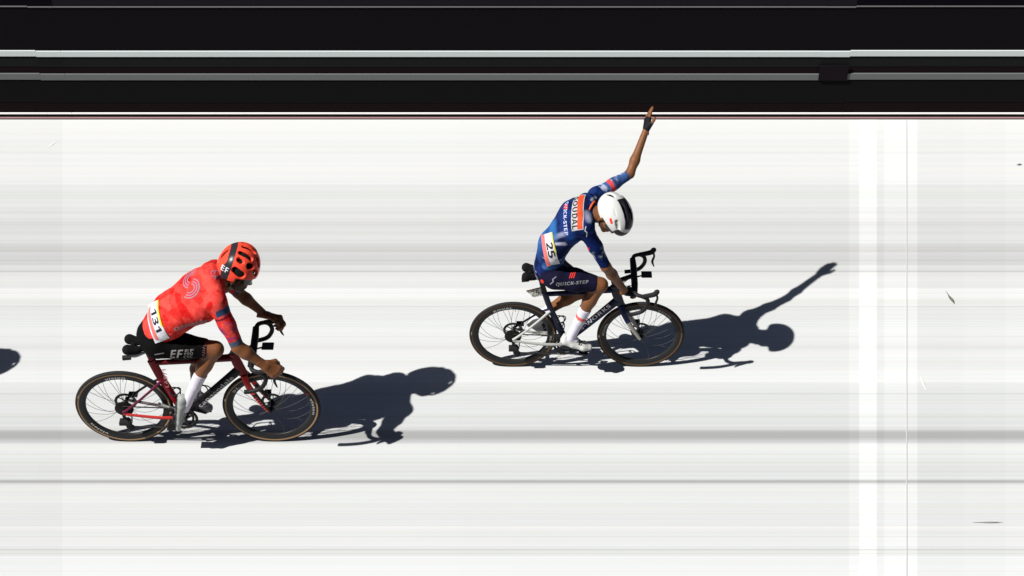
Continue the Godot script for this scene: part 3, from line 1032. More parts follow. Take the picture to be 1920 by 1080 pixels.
func _ready() -> void:
	rng.seed = 3
	noise.seed = 4
	noise.frequency = 1.0
	bold_font.font_names = ["Droid Sans"]
	bold_font.font_weight = 700
	plain_font.font_names = ["Droid Sans"]
	# --- camera: the finish-line camera on its gantry
	var cam := Camera3D.new()
	cam.name = "camera"
	cam.fov = 15.8437
	cam.near = 0.5
	cam.far = 900.0
	add_child(cam)
	cam.position = Vector3(0.0000, 11.3752, 11.7160)
	cam.rotation_degrees = Vector3(-42.00, 0, 0)
	cam.current = true
	# --- clear deep blue sky, high sun behind the riders and on the camera's side
	var sky_mat := ProceduralSkyMaterial.new()
	sky_mat.sky_top_color = Color(0.19, 0.225, 0.295)
	sky_mat.sky_horizon_color = Color(0.30, 0.325, 0.36)
	sky_mat.sky_curve = 0.15
	sky_mat.ground_bottom_color = Color(0.14, 0.13, 0.12)
	sky_mat.ground_horizon_color = Color(0.28, 0.30, 0.33)
	sky_mat.sky_energy_multiplier = 1.0
	var sky := Sky.new()
	sky.sky_material = sky_mat
	var env := Environment.new()
	env.background_mode = Environment.BG_SKY
	env.sky = sky
	env.tonemap_mode = Environment.TONE_MAPPER_LINEAR
	env.tonemap_exposure = 1.560
	env.sdfgi_enabled = true
	env.ssao_enabled = true
	env.ssil_enabled = true
	var we := WorldEnvironment.new()
	we.name = "environment"
	we.environment = env
	add_child(we)
	var sun := DirectionalLight3D.new()
	sun.name = "sun"
	sun.light_energy = 1.6
	sun.light_color = Color(1.0, 0.993, 0.972)
	sun.light_angular_distance = 0.5
	sun.shadow_enabled = true
	add_child(sun)
	sun.look_at_from_position(Vector3.ZERO, Vector3(0.800, -1.000, -0.285), Vector3(0, 0, 1))

	# --- ground and the painted finish
	var asphalt := mat("asphalt", lin(0.05, 0.05, 0.052), 0.9)
	var gm := PlaneMesh.new()
	gm.size = Vector2(1200, 1200)
	var ground := put("ground", gm, asphalt, self, Vector3(0, -0.012, 0))
	tag(ground, "dark asphalt around the white painted finish area", "", "", "structure")
	var z0 := -3.19
	var z1 := 2.9
	var streaks := streak_texture([[-3.184, 1.000], [-3.066, 1.000], [-3.003, 0.988], [-2.895, 0.992], [-2.802, 0.980], [-2.605, 0.988], [-2.380, 0.988], [-2.262, 0.972],
		[-2.240, 0.960], [-2.226, 0.932], [-2.211, 0.948], [-2.087, 0.932], [-2.015, 0.952], [-1.908, 0.932], [-1.894, 0.904], [-1.872, 0.928],
		[-1.780, 0.928], [-1.759, 0.892], [-1.647, 0.916], [-1.619, 0.888], [-1.591, 0.920], [-1.488, 0.924], [-1.474, 0.876], [-1.412, 0.864],
		[-1.385, 0.828], [-1.358, 0.880], [-1.290, 0.864], [-1.216, 0.872], [-1.203, 0.920], [-1.136, 0.904], [-1.122, 0.832], [-1.109, 0.920],
		[-1.049, 0.952], [-0.931, 0.952], [-0.904, 0.992], [-0.813, 0.992], [-0.774, 0.960], [-0.659, 0.952], [-0.506, 0.956], [-0.456, 0.976],
		[-0.250, 0.960], [-0.207, 0.928], [-0.170, 0.972], [0.024, 0.968], [0.084, 0.996], [0.174, 1.000], [0.197, 0.960], [0.292, 0.944],
		[0.309, 0.924], [0.437, 0.940], [0.553, 0.928], [0.667, 0.920], [0.695, 0.888], [0.712, 0.800], [0.735, 0.748], [0.780, 0.736],
		[0.802, 0.824], [0.830, 0.856], [0.852, 0.952], [0.919, 0.964], [1.013, 0.944], [1.046, 0.924], [1.067, 0.944], [1.133, 0.920],
		[1.165, 0.944], [1.208, 0.944], [1.225, 0.784], [1.241, 0.752], [1.257, 0.912], [1.284, 0.956], [1.432, 0.960], [1.495, 0.944],
		[1.615, 0.944], [1.692, 0.964], [1.764, 0.952], [1.774, 0.900], [1.785, 0.964], [1.886, 0.960], [1.896, 0.864], [1.906, 0.936],
		[1.951, 0.944], [1.966, 0.988], [2.145, 0.988], [2.95, 0.985]], z0, z1)
	var road := Node3D.new()
	road.name = "road"
	add_child(road, true)
	tag(road, "white painted road surface with grey streaks along it", "", "", "structure")
	# strips of the white road, camera exposure steps put into their colour: left and right edge at the far side and at the near side, then tone
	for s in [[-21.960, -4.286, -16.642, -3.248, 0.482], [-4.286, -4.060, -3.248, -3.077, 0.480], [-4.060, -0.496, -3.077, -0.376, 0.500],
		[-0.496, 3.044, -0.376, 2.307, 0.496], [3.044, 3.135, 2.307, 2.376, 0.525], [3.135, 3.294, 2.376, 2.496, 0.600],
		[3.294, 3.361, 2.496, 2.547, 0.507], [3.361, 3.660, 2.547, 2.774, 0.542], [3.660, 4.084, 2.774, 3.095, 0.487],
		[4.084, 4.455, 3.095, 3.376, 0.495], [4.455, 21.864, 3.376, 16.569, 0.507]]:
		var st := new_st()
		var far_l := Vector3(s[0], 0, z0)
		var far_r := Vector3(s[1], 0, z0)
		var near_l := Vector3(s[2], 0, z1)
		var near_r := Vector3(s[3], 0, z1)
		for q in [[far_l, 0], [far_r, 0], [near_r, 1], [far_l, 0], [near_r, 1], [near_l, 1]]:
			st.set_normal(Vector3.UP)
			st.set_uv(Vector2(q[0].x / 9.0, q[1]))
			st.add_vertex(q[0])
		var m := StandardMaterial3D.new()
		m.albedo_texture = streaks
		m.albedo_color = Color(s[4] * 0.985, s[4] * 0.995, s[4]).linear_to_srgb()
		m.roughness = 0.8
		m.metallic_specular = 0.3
		put("exposure_strip", st.commit(), m, road)
	var seam_st := new_st()
	box(seam_st, Vector3(-0.004, 0.0, 0), Vector3(0.004, 0.0025, 1.0))
	var seam := put("seam", finish(seam_st), mat("seam", lin(0.40, 0.40, 0.39), 0.9), road)
	var sa := Vector3(3.562, 0, z0 + 0.01)
	var sb := Vector3(2.701, 0, z1)
	seam.transform = Transform3D(Basis(Vector3(1, 0, 0), Vector3(0, 1, 0), sb - sa), sa)
	for d in [[Vector3(-4.1296, 0.0000, -2.7718), Vector3(-4.0537, 0.0000, -2.8871)], [Vector3(3.2034, 0.0000, 0.1200), Vector3(3.2223, 0.0000, 0.2740)]]:
		put("scratch", tube_mesh([d[0] + Vector3(0, 0.001, 0), d[0].lerp(d[1], 0.5) + Vector3(0, 0.0025, 0), d[1] + Vector3(0, 0.001, 0)], [0.002, 0.008, 0.002], 8, 0.08, Vector3.UP), mat("scratch", lin(0.62, 0.62, 0.61), 0.7), road)

	# --- the black barrier along the far edge
	var seg := [[-14.0, -4.19, "left black barrier section, partly cut off by the picture's edge"],
		[-4.19, -3.97, "shortest black barrier section, between the two joints at far left"],
		[-3.97, 2.722, "long middle black barrier section behind the raised hand"],
		[2.722, 2.977, "narrow black barrier section with a dark strap over its grey rail"],
		[2.977, 14.0, "right black barrier section, beyond the strap over the grey rail"]]
	for i in seg.size():
		var s: Array = seg[i]
		var b := thing("roadside_barrier", s[2], "barrier", Vector3((s[0] + s[1]) * 0.5, 0, -3.2), "black barrier sections along the far road edge")
		var hw: float = (s[1] - s[0]) * 0.5 - 0.0002
		var up: float = [0.006, 0.0, 0.0, -0.001, 0.007][i]
		var tone: float = [1.0, 0.9, 1.0, 0.85, 1.0][i]
		var bd := func(called: String, y0: float, y1: float, zz: float, m: Material):
			put(called, box_mesh(Vector3(-hw, y0, -0.06), Vector3(hw, y1, zz), 0.003), m, b)
		bd.call("base_strip", -0.01, 0.014, 0.002, mat("base", lin(0.24, 0.145, 0.15), 0.7))
		bd.call("foot_board", 0.0155, 0.048, -0.010, mat("foot", lin(0.012, 0.015, 0.011), 0.9, 0.0, 0.0, 0.04))
		bd.call("edge_rail", 0.0495, 0.067, -0.001, mat("edge", lin(0.78, 0.76, 0.75), 0.6))
		bd.call("lower_board", 0.069, 0.172 + up, -0.006, mat("board_a", lin(0.0095, 0.006, 0.0066), 0.9, 0.0, 0.0, 0.04))
		bd.call("lower_board", 0.1735 + up, 0.428 + up, -0.004, mat("board_b", lin(0.0075, 0.007, 0.0076), 0.9, 0.0, 0.0, 0.04))
		put("grey_rail", box_mesh(Vector3(-hw, 0.431 + up, -0.06), Vector3(hw, 0.4985 + up, 0.003), 0.003), mat("grey_rail", lin(0.115, 0.12, 0.12), 0.7, 0.0, 0.0, 0.1), b)
		bd.call("middle_board", 0.5 + up, 0.565 + up, -0.008, mat("board_c", lin(0.010, 0.0062, 0.0075), 0.9, 0.0, 0.0, 0.04))
		bd.call("middle_board", 0.5665 + up, 0.683 + up, -0.006, mat("board_d%d" % i, lin(0.0115 * tone, 0.0118 * tone, 0.012 * tone), 0.9, 0.0, 0.0, 0.04))
		put("white_rail", box_mesh(Vector3(-hw, 0.6845 + up, -0.06), Vector3(hw, 0.7465 + up, 0.003), 0.003), mat("white_rail", lin(0.50, 0.54, 0.54), 0.65, 0.0, 0.0, 0.1), b)
		bd.call("upper_board", 0.748 + up, 1.202 + up, -0.006, mat("board_e", lin(0.0072, 0.006, 0.0078), 0.9, 0.0, 0.0, 0.04))
		bd.call("top_trim", 1.2035 + up, 1.2145 + up, 0.002, mat("trim", lin(0.10, 0.095, 0.10), 0.6))
		bd.call("cap_board", 1.216 + up, 1.62, -0.006, mat("board_f%d" % (1 if i == 2 or i == 3 else 0), lin(0.012, 0.011, 0.0145) if i == 2 or i == 3 else lin(0.0048, 0.0038, 0.0065), 0.9, 0.0, 0.0, 0.04))
		if i == 3:
			put("strap", box_mesh(Vector3(-hw, 0.433, 0.006), Vector3(hw, 0.60, 0.012), 0.003), mat("strap_cloth", lin(0.010, 0.0075, 0.0095), 0.9, 0.0, 0.0, 0.04), b)

	# --- bicycles
	var blue_style := {"id": "a", "k": 1.0, "base": 0.992, "bar_drop": 0.0, "bar_half": 0.24, "saddle": 0.985, "knob": 0.03, "pale_wing": false,
		"main": lin(0.008, 0.01, 0.024), "seat": lin(0.012, 0.014, 0.03), "seat_r": 0.023, "top": lin(0.006, 0.008, 0.03), "down": lin(0.007, 0.01, 0.038), "head": lin(0.028, 0.033, 0.048), "post": lin(0.018, 0.02, 0.024),
		"stay_near": lin(0.33, 0.33, 0.315), "stay_far": lin(0.28, 0.275, 0.26), "sstay_near": lin(0.40, 0.40, 0.385), "sstay_far": lin(0.03, 0.03, 0.05), "fork": lin(0.011, 0.017, 0.07), "tip": lin(0.26, 0.24, 0.22), "stripes": false,
		"wall": lin(0.105, 0.055, 0.026), "pedal_near": Vector2(0.545, 0.262), "pedal_far": Vector2(0.22, 0.265),
		"rim_print": [[["ROVAL", 0.13, 166.0, "r", lin(0.35, 0.35, 0.34)], ["ROVAL", 0.13, 52.0, "r", lin(0.35, 0.35, 0.34)]], [["ROVAL", 0.15, 106.0, "r", lin(0.35, 0.35, 0.34)], ["ROVAL", 0.13, -14.0, "r", lin(0.35, 0.35, 0.34)]]],
		"cages": [[Vector3(0.372, 0.385, 0), Vector3(-0.33, 0.94, 0), Vector3(0.94, 0.33, 0)], [Vector3(0.50, 0.375, 0), Vector3(0.66, 0.75, 0), Vector3(-0.75, 0.66, 0)]],
		"tube_print": [["S-WORKS", Vector3(0.5286, 0.4068, 0.0280), Vector3(0.7517, 0.6589, 0.0280), 0.034, lin(0.5, 0.48, 0.5), "sw", bold_font, 0.2]]}
	var blue_bike := make_bike("road_bicycle", "dark blue racing bicycle with white stays, ridden by the rider with raised arm", Vector3(0.0083, 0.0000, 0.0000), blue_style)
	var plate := Node3D.new()
	plate.name = "number_plate"
	blue_bike.add_child(plate, true)
	var pl := CSGPolygon3D.new()
	pl.name = "plate"
	pl.polygon = PackedVector2Array([Vector2(0.0975, 0.7933), Vector2(0.2151, 0.8289), Vector2(0.2403, 0.7493), Vector2(0.1590, 0.7273)])
	pl.depth = 0.004
	pl.material = mat("plate", lin(0.55, 0.54, 0.50), 0.5)
	plate.add_child(pl, true)
	pl.position = Vector3(0, 0, -0.002)
	flat_print("digits", text_tris("25", 0.058, 0.055, plain_font, 0.1), [Vector3(0.1446, 0.7411, 0.0000) + Vector3(0, 0, 0.004), Vector3(0.97, 0.22, 0).normalized(), Vector3(0, 0, 1)], mat("ink", lin(0.012, 0.012, 0.014), 0.6), plate)
	put("plate_edge", tube_mesh([Vector3(0.1015, 0.7960, 0.0000), Vector3(0.2151, 0.8316, 0.0000)], [0.0045], 8), mat("plate_edge", lin(0.10, 0.045, 0.02), 0.6), plate)
	put("clip", tube_mesh([Vector3(0.2195, 0.7933, 0.0000), Vector3(0.2439, 0.7988, 0.0000)], [0.012], 8), mat("black_part", lin(0.011, 0.011, 0.012), 0.5), plate)

	var red_style := {"id": "b", "k": 1.077, "base": 1.02, "bar_drop": -0.045, "bar_half": 0.245, "saddle": 0.93, "knob": 0.075, "pale_wing": true,
		"main": lin(0.02, 0.012, 0.014), "seat": lin(0.20, 0.005, 0.012), "seat_r": 0.031, "top": lin(0.085, 0.005, 0.008), "down": lin(0.007, 0.006, 0.008), "head": lin(0.15, 0.008, 0.012), "post": lin(0.16, 0.01, 0.02),
		"stay_near": lin(0.42, 0.03, 0.028), "stay_far": lin(0.12, 0.10, 0.10), "sstay_near": lin(0.09, 0.012, 0.035), "sstay_far": lin(0.03, 0.02, 0.03), "fork": lin(0.55, 0.035, 0.03), "tip": lin(0.025, 0.014, 0.016), "stripes": true,
		"wall": lin(0.24, 0.15, 0.08), "pedal_near": Vector2(0.335, 0.255), "pedal_far": Vector2(0.545, 0.20),
		"rim_print": [[["vision", 0.155, 3.0, "v", lin(0.42, 0.41, 0.40)], ["SL", 0.07, 142.0, "v", lin(0.42, 0.41, 0.40)], ["A", 0.03, 28.0, "vr", lin(0.5, 0.03, 0.05)]], [["vision", 0.14, 96.0, "v", lin(0.42, 0.41, 0.40)], ["vision", 0.15, 226.0, "v", lin(0.42, 0.41, 0.40)]]],
		"cages": [[Vector3(0.37, 0.37, 0), Vector3(-0.33, 0.94, 0), Vector3(0.94, 0.33, 0)], [Vector3(0.52, 0.40, 0), Vector3(0.66, 0.75, 0), Vector3(-0.75, 0.66, 0)]],
		"tube_print": [["cannondale", Vector3(0.5348, 0.3569, 0.0280), Vector3(0.7930, 0.6414, 0.0280), 0.034, lin(0.36, 0.34, 0.34), "cd", bold_font, 0.0], ["LAB71", Vector3(0.3351, 0.5543, 0.0280), Vector3(0.3325, 0.7278, 0.0280), 0.026, lin(0.42, 0.16, 0.18), "lab", bold_font, 0.0]]}
	var red_bike := make_bike("road_bicycle", "red and black racing bicycle ridden by the rider in the coral jersey", Vector3(-2.8949, 0.0000, 0.8130), red_style)

	# --- the winner: blue kit, left arm raised
	var J := {"pelvis": Vector3(0.2660, 1.0159, 0.0000), "waist": Vector3(0.3072, 1.2502, 0.0000), "chest": Vector3(0.4602, 1.5352, 0.0350), "c7": Vector3(0.5275, 1.6703, 0.0500),
		"rh": Vector3(0.3290, 1.0214, 0.0850), "lh": Vector3(0.3079, 0.9840, -0.0850), "rs": Vector3(0.5294, 1.5996, 0.1900), "ls": Vector3(0.6233, 1.6417, -0.1200),
		"rknee": Vector3(0.6677, 0.9486, 0.1000), "rankle": Vector3(0.4482, 0.4095, 0.1150), "rheel": Vector3(0.3787, 0.3802, 0.1200), "rtoe": Vector3(0.6228, 0.3215, 0.1300),
		"lknee": Vector3(0.5416, 0.7030, -0.1000), "lankle": Vector3(0.1788, 0.4047, -0.1200), "lheel": Vector3(0.1167, 0.3479, -0.1200), "ltoe": Vector3(0.3349, 0.2449, -0.1200),
		"relbow": Vector3(0.6942, 1.2500, 0.2350), "rwrist": Vector3(0.8571, 0.9053, 0.1300), "lelbow": Vector3(0.8772, 1.6991, -0.3000), "lwrist": Vector3(1.0017, 1.9338, -0.5400),
		"head": Vector3(0.7163, 1.6541, 0.1400), "f": Vector3(0.36, -0.62, 0.70), "u": Vector3(0.62, 0.66, 0.28),
		"rhand_dir": Vector3(0.8, -0.25, -0.25), "rdorsal": Vector3(0.35, 0.85, 0.3), "lhand_dir": Vector3(0.12, 0.75, -0.62), "ldorsal": Vector3(-0.92, 0.28, 0.28),
		"bulk": [0.102, 0.102, 0.120, 0.072], "hem_tilt": Vector3.ZERO}
	var spine: Vector3 = (J.c7 - J.pelvis).normalized()
	var navy := Color(0.006, 0.009, 0.042)
	var royal := Color(0.0095, 0.024, 0.108)
	var sky_blue := Color(0.03, 0.125, 0.34)
	var pale := Color(0.28, 0.30, 0.44)
	var side_n := Vector3(-0.15, 0.7, 0.7).normalized()
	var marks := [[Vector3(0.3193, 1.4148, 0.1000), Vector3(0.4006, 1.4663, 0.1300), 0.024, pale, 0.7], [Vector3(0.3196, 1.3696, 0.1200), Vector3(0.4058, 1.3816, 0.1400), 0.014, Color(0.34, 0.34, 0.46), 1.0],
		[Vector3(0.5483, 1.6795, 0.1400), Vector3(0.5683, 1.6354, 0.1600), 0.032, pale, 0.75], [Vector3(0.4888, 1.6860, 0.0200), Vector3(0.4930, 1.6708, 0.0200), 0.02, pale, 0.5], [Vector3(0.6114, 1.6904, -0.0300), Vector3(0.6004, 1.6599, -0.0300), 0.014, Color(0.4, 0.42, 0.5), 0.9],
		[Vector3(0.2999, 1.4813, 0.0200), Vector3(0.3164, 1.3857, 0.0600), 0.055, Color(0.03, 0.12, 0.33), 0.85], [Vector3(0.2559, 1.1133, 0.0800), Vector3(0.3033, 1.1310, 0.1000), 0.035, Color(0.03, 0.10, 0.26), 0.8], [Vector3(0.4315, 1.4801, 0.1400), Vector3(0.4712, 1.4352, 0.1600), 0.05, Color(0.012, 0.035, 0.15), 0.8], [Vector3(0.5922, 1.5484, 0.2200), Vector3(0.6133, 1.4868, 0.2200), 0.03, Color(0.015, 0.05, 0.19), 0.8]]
	var blue_jersey := func(p: Vector3, _n):
		var t: float = (p - J.pelvis).dot(spine) / J.pelvis.distance_to(J.c7)
		var c := navy.lerp(royal, clampf(0.5 + 2.2 * noise.get_noise_3d(p.x * 7.0, p.y * 7.0, p.z * 5.0), 0.0, 1.0))
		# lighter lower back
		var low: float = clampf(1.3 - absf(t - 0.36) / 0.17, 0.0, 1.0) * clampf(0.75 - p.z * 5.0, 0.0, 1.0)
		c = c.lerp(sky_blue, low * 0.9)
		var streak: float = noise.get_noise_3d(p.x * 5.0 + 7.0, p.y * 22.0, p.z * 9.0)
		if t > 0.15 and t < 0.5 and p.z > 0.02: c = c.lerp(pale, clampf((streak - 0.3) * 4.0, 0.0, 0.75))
		# pale printed strokes and patches on the right side of the back
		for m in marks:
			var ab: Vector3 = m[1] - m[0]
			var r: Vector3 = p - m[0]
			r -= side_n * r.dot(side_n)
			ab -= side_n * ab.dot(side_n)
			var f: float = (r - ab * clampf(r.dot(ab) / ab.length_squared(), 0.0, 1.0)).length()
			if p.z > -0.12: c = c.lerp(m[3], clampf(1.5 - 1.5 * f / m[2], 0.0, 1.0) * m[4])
		# sleeves
		for s in ["r", "l"]:
			var a: Vector3 = J[s + "s"]
			var b: Vector3 = J[s + "elbow"]
			var d := (b - a).normalized()
			var q: float = (p - a).dot(d) / a.distance_to(b)
			var away: float = ((p - a) - d * (p - a).dot(d)).length()
			if q > 0.12 and q < 1.1 and away < 0.085:
				var w: float = noise.get_noise_3d(p.x * 14.0, p.y * 14.0, p.z * 14.0 + (3.0 if s == "l" else 9.0))
				c = royal.lerp(navy, clampf(q, 0.0, 1.0)).lerp(Color(0.07, 0.16, 0.40), 0.4 if s == "l" else 0.0)
				c = c.lerp(Color(0.40, 0.41, 0.50), clampf(w * 3.0 - 0.4, 0.0, 0.8))
				if s == "l" and q > 0.36 and q < 0.46: c = Color(0.50, 0.05, 0.05)
				if q > 0.50 and q < 0.54 and s == "l": c = Color(0.03, 0.03, 0.06)
				if s == "r": c = navy.lerp(royal, 0.4).lerp(Color(0.30, 0.33, 0.37), clampf(1.4 - absf(q - 0.64) * 9.0, 0.0, 0.75) * clampf(0.5 + 4.0 * w, 0.0, 1.0))
				if s == "r" and q > 0.40 and q < 0.50 and p.z > a.z + 0.03 and p.x < a.x + 0.035: c = Color(0.45, 0.03, 0.04)
				if q > 0.93: c = Color(0.012, 0.015, 0.04)
		return c
	var blue_shorts := func(p: Vector3, _n):
		var c := Color(0.009, 0.011, 0.026)
		var t: float = (p - J.rh).dot((J.rknee - J.rh).normalized())
		if p.x < J.pelvis.x - 0.055 and p.y > J.pelvis.y - 0.04: c = c.lerp(Color(0.28, 0.28, 0.42), clampf(3.0 * noise.get_noise_3dv(p * 18.0), 0.0, 0.7))
		if t > 0.36: c = Color(0.012, 0.016, 0.045)
		return c
	var white_shell := func(p: Vector3, _n):
		# white shell, black centre panel on the crown
		if absf(p.z) < 0.044 and p.x > -0.08 and p.y > 0.12: return Color(0.012, 0.013, 0.016)
		if p.x > 0.12 and p.y < 0.095: return Color(0.02, 0.02, 0.022)
		return Color(0.46, 0.46, 0.455)
	var blue_kit := {"id": "a", "k": 1.0, "head": 1.0, "hand": 0.9, "arm": [0.98, 0.86], "skin": Color(0.155, 0.062, 0.026), "hair": Color(0.022, 0.014, 0.01), "beard": 0.6,
		"rcurl": [55.0, 65.0, 45.0], "rthumb": 0.9, "lcurl": [8.0, 12.0, 8.0], "lthumb": 0.35, "gloves": true, "glove": lin(0.006, 0.0065, 0.010),
		"hem": [0.90, 0.88], "jersey_hem": 0.005, "cuff": [0.97, 0.93], "collar": lin(0.62, 0.10, 0.03), "sock": [0.44, 0.62], "tongue": Color(0.012, 0.012, 0.013), "shoe": Color(0.45, 0.45, 0.435), "dial": lin(0.05, 0.05, 0.05), "strap": lin(0.02, 0.02, 0.022),
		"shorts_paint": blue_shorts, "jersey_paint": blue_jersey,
		"sock_paint": func(t: float, _q, _n):
			if t > 0.57 and t < 0.62: return Color(0.52, 0.09, 0.07)
			return Color(0.52, 0.50, 0.57),
		"helmet_size": Vector3(0.166, 0.120, 0.126), "helmet_base": Vector3(0.158, 0.118, 0.112), "vent_size": 1.15, "helmet_paint": white_shell,
		"vents": [[Vector3(-0.06, 0.175, 0.026), Vector3(0.08, 0.165, 0.026), 0.013], [Vector3(-0.06, 0.175, -0.026), Vector3(0.08, 0.165, -0.026), 0.013], [Vector3(-0.05, 0.15, 0.086), Vector3(0.03, 0.14, 0.092), 0.011], [Vector3(-0.05, 0.15, -0.086), Vector3(0.03, 0.14, -0.092), 0.011],
			[Vector3(0.07, 0.12, 0.085), Vector3(0.115, 0.10, 0.075), 0.014], [Vector3(0.07, 0.12, -0.085), Vector3(0.115, 0.10, -0.075), 0.014], [Vector3(-0.11, 0.14, 0.035), Vector3(-0.14, 0.10, 0.04), 0.012], [Vector3(-0.11, 0.14, -0.035), Vector3(-0.14, 0.10, -0.04), 0.012]]}
	var A := make_rider("person", "cyclist in blue jersey and white helmet raising one arm above the road", Vector3(0.2943, 0.0000, 0.0000), J, blue_kit)
	var white_ink := mat("white_ink", lin(0.45, 0.45, 0.48), 0.6)
	var black_ink := mat("ink", lin(0.012, 0.012, 0.014), 0.6)
	var red_ink := mat("red_ink", lin(0.58, 0.035, 0.02), 0.6)
	var orange_ink := mat("orange_ink", lin(0.48, 0.05, 0.014), 0.6)
	var sponsor: Array = [Vector3(0.4285, 1.7720, 0.0200), Vector3(-0.0050, -0.6130, 0.7901), Vector3(-0.3017, 0.7542, 0.5832)]
	print_on("sponsor_panel", A.jersey, rect_tris(0, 0, 0.275, 0.098), sponsor, mat("panel", lin(0.34, 0.34, 0.35), 0.6), A.jn, A.base, 0.0012)
	print_on("orange_band", A.jersey, rect_tris(0.006, 0.050, 0.263, 0.042), sponsor, orange_ink, A.jn, A.base, 0.0024)
	var off: Array = [sponsor[0] + sponsor[1] * 0.014 + sponsor[2].cross(sponsor[1]).normalized() * 0.007, sponsor[1], sponsor[2]]
	print_on("lettering", A.jersey, text_tris("SOUDAL", 0.252, 0.042, bold_font), off, black_ink, A.jn, A.base, 0.0024)
	print_on("lettering", A.jersey, text_tris("QUICK-STEP", 0.27, 0.034, bold_font), [Vector3(0.3510, 1.7348, 0.0300), Vector3(0.0561, -0.5966, 0.8005), Vector3(-0.3017, 0.7542, 0.5832)], mat("lilac_ink", lin(0.40, 0.42, 0.62), 0.6), A.jn, A.base, 0.0015)
	var slash := []
	for i in 3:
		slash.append_array([Vector2(0.015 * i, 0.0), Vector2(0.015 * i + 0.008, 0.0), Vector2(0.015 * i + 0.026, 0.042), Vector2(0.015 * i, 0.0), Vector2(0.015 * i + 0.026, 0.042), Vector2(0.015 * i + 0.018, 0.042)])
	print_on("red_slashes", A.jersey, slash, [Vector3(0.3809, 1.6376, -0.0200), Vector3(0.0643, -0.5942, 0.8017), Vector3(-0.3017, 0.7542, 0.5832)], red_ink, A.jn, A.base, 0.002)
	var bolt := []
	for b4 in [[Vector2(0.0, 0.0), Vector2(0.030, 0.008), 0.007], [Vector2(0.028, 0.004), Vector2(0.034, 0.028), 0.009], [Vector2(0.034, 0.026), Vector2(0.066, 0.034), 0.007]]:
		var sd2: Vector2 = (b4[1] - b4[0]).orthogonal().normalized() * b4[2] * 0.5
		bolt.append_array([b4[0] - sd2, b4[1] - sd2, b4[1] + sd2, b4[0] - sd2, b4[1] + sd2, b4[0] + sd2])
	print_on("emblem", A.jersey, bolt, [Vector3(0.5510, 1.5005, 0.2000), Vector3(0.4472, 0.6636, -0.5997), Vector3(-0.1005, 0.7035, 0.7035)], white_ink, A.jn, A.base, 0.0015)
	# number bib on the lower back
	var bib: Array = [Vector3(0.2015, 1.4117, 0.0600), Vector3(0.1752, -0.7121, 0.6798), Vector3(-0.1507, 0.6630, 0.7333)]
	print_on("number_bib", A.both, rect_tris(0, 0, 0.235, 0.10), bib, mat("bib", lin(0.50, 0.50, 0.54), 0.6), A.jn, A.base, 0.003)
	print_on("red_band", A.both, rect_tris(0.0, 0.0, 0.24, 0.03), bib, mat("bib_red", lin(0.55, 0.13, 0.12), 0.6), A.jn, A.base, 0.0042)
	print_on("yellow_band", A.both, rect_tris(0.0, 0.094, 0.16, 0.011), bib, mat("bib_yellow", lin(0.45, 0.42, 0.03), 0.6), A.jn, A.base, 0.0042)
	var bib_text: Array = [bib[0] + bib[1] * 0.07 + bib[2].cross(bib[1]).normalized() * 0.036, bib[1], bib[2]]
	print_on("digits", A.both, text_tris("25", 0.115, 0.053, bold_font), bib_text, black_ink, A.jn, A.base, 0.0044)
	print_on("lettering", A.shorts, text_tris("QUICK-STEP", 0.245, 0.030, bold_font, 0.2), [Vector3(0.3273, 1.0169, 0.2000), Vector3(0.9963, 0.0645, -0.0567), Vector3(0.0000, 0.6606, 0.7507)], mat("grey_ink", lin(0.21, 0.21, 0.225), 0.6), A.sn, A.base)
	print_on("red_slashes", A.shorts, slash, [Vector3(0.4255, 1.1025, 0.2000), Vector3(0.9971, 0.0576, -0.0507), Vector3(0.0000, 0.6606, 0.7507)], red_ink, A.sn, A.base)
	var dot := []
	for i in 14: dot.append_array([Vector2.ZERO, Vector2.from_angle(TAU * i / 14.0) * 0.017, Vector2.from_angle(TAU * (i + 1) / 14.0) * 0.017])
	print_on("red_dot", A.shorts, dot, [Vector3(0.2369, 0.9864, 0.1000), Vector3(0.9513, 0.2055, 0.2298), Vector3(-0.3070, 0.5628, 0.7675)], red_ink, A.sn, A.base)
	print_on("emblem", A.shorts, bolt, [Vector3(0.2843, 0.9989, 0.1500), Vector3(0.9138, 0.3049, -0.2683), Vector3(0.0000, 0.6606, 0.7507)], mat("grey_ink", lin(0.21, 0.21, 0.225), 0.6), A.sn, A.base)
	var hshift := Transform3D(A.hf.basis, A.hf.origin - A.base)
	var badge := print_on("red_badge", A.helmet, rect_tris(0, 0, 0.042, 0.018), [Vector3(0.03, 0.09, 0.13), Vector3(0.97, -0.2, 0), Vector3(0.1, 0.3, 0.95).normalized()], red_ink, A.hn, Vector3.ZERO, 0.001)
	badge.transform = hshift

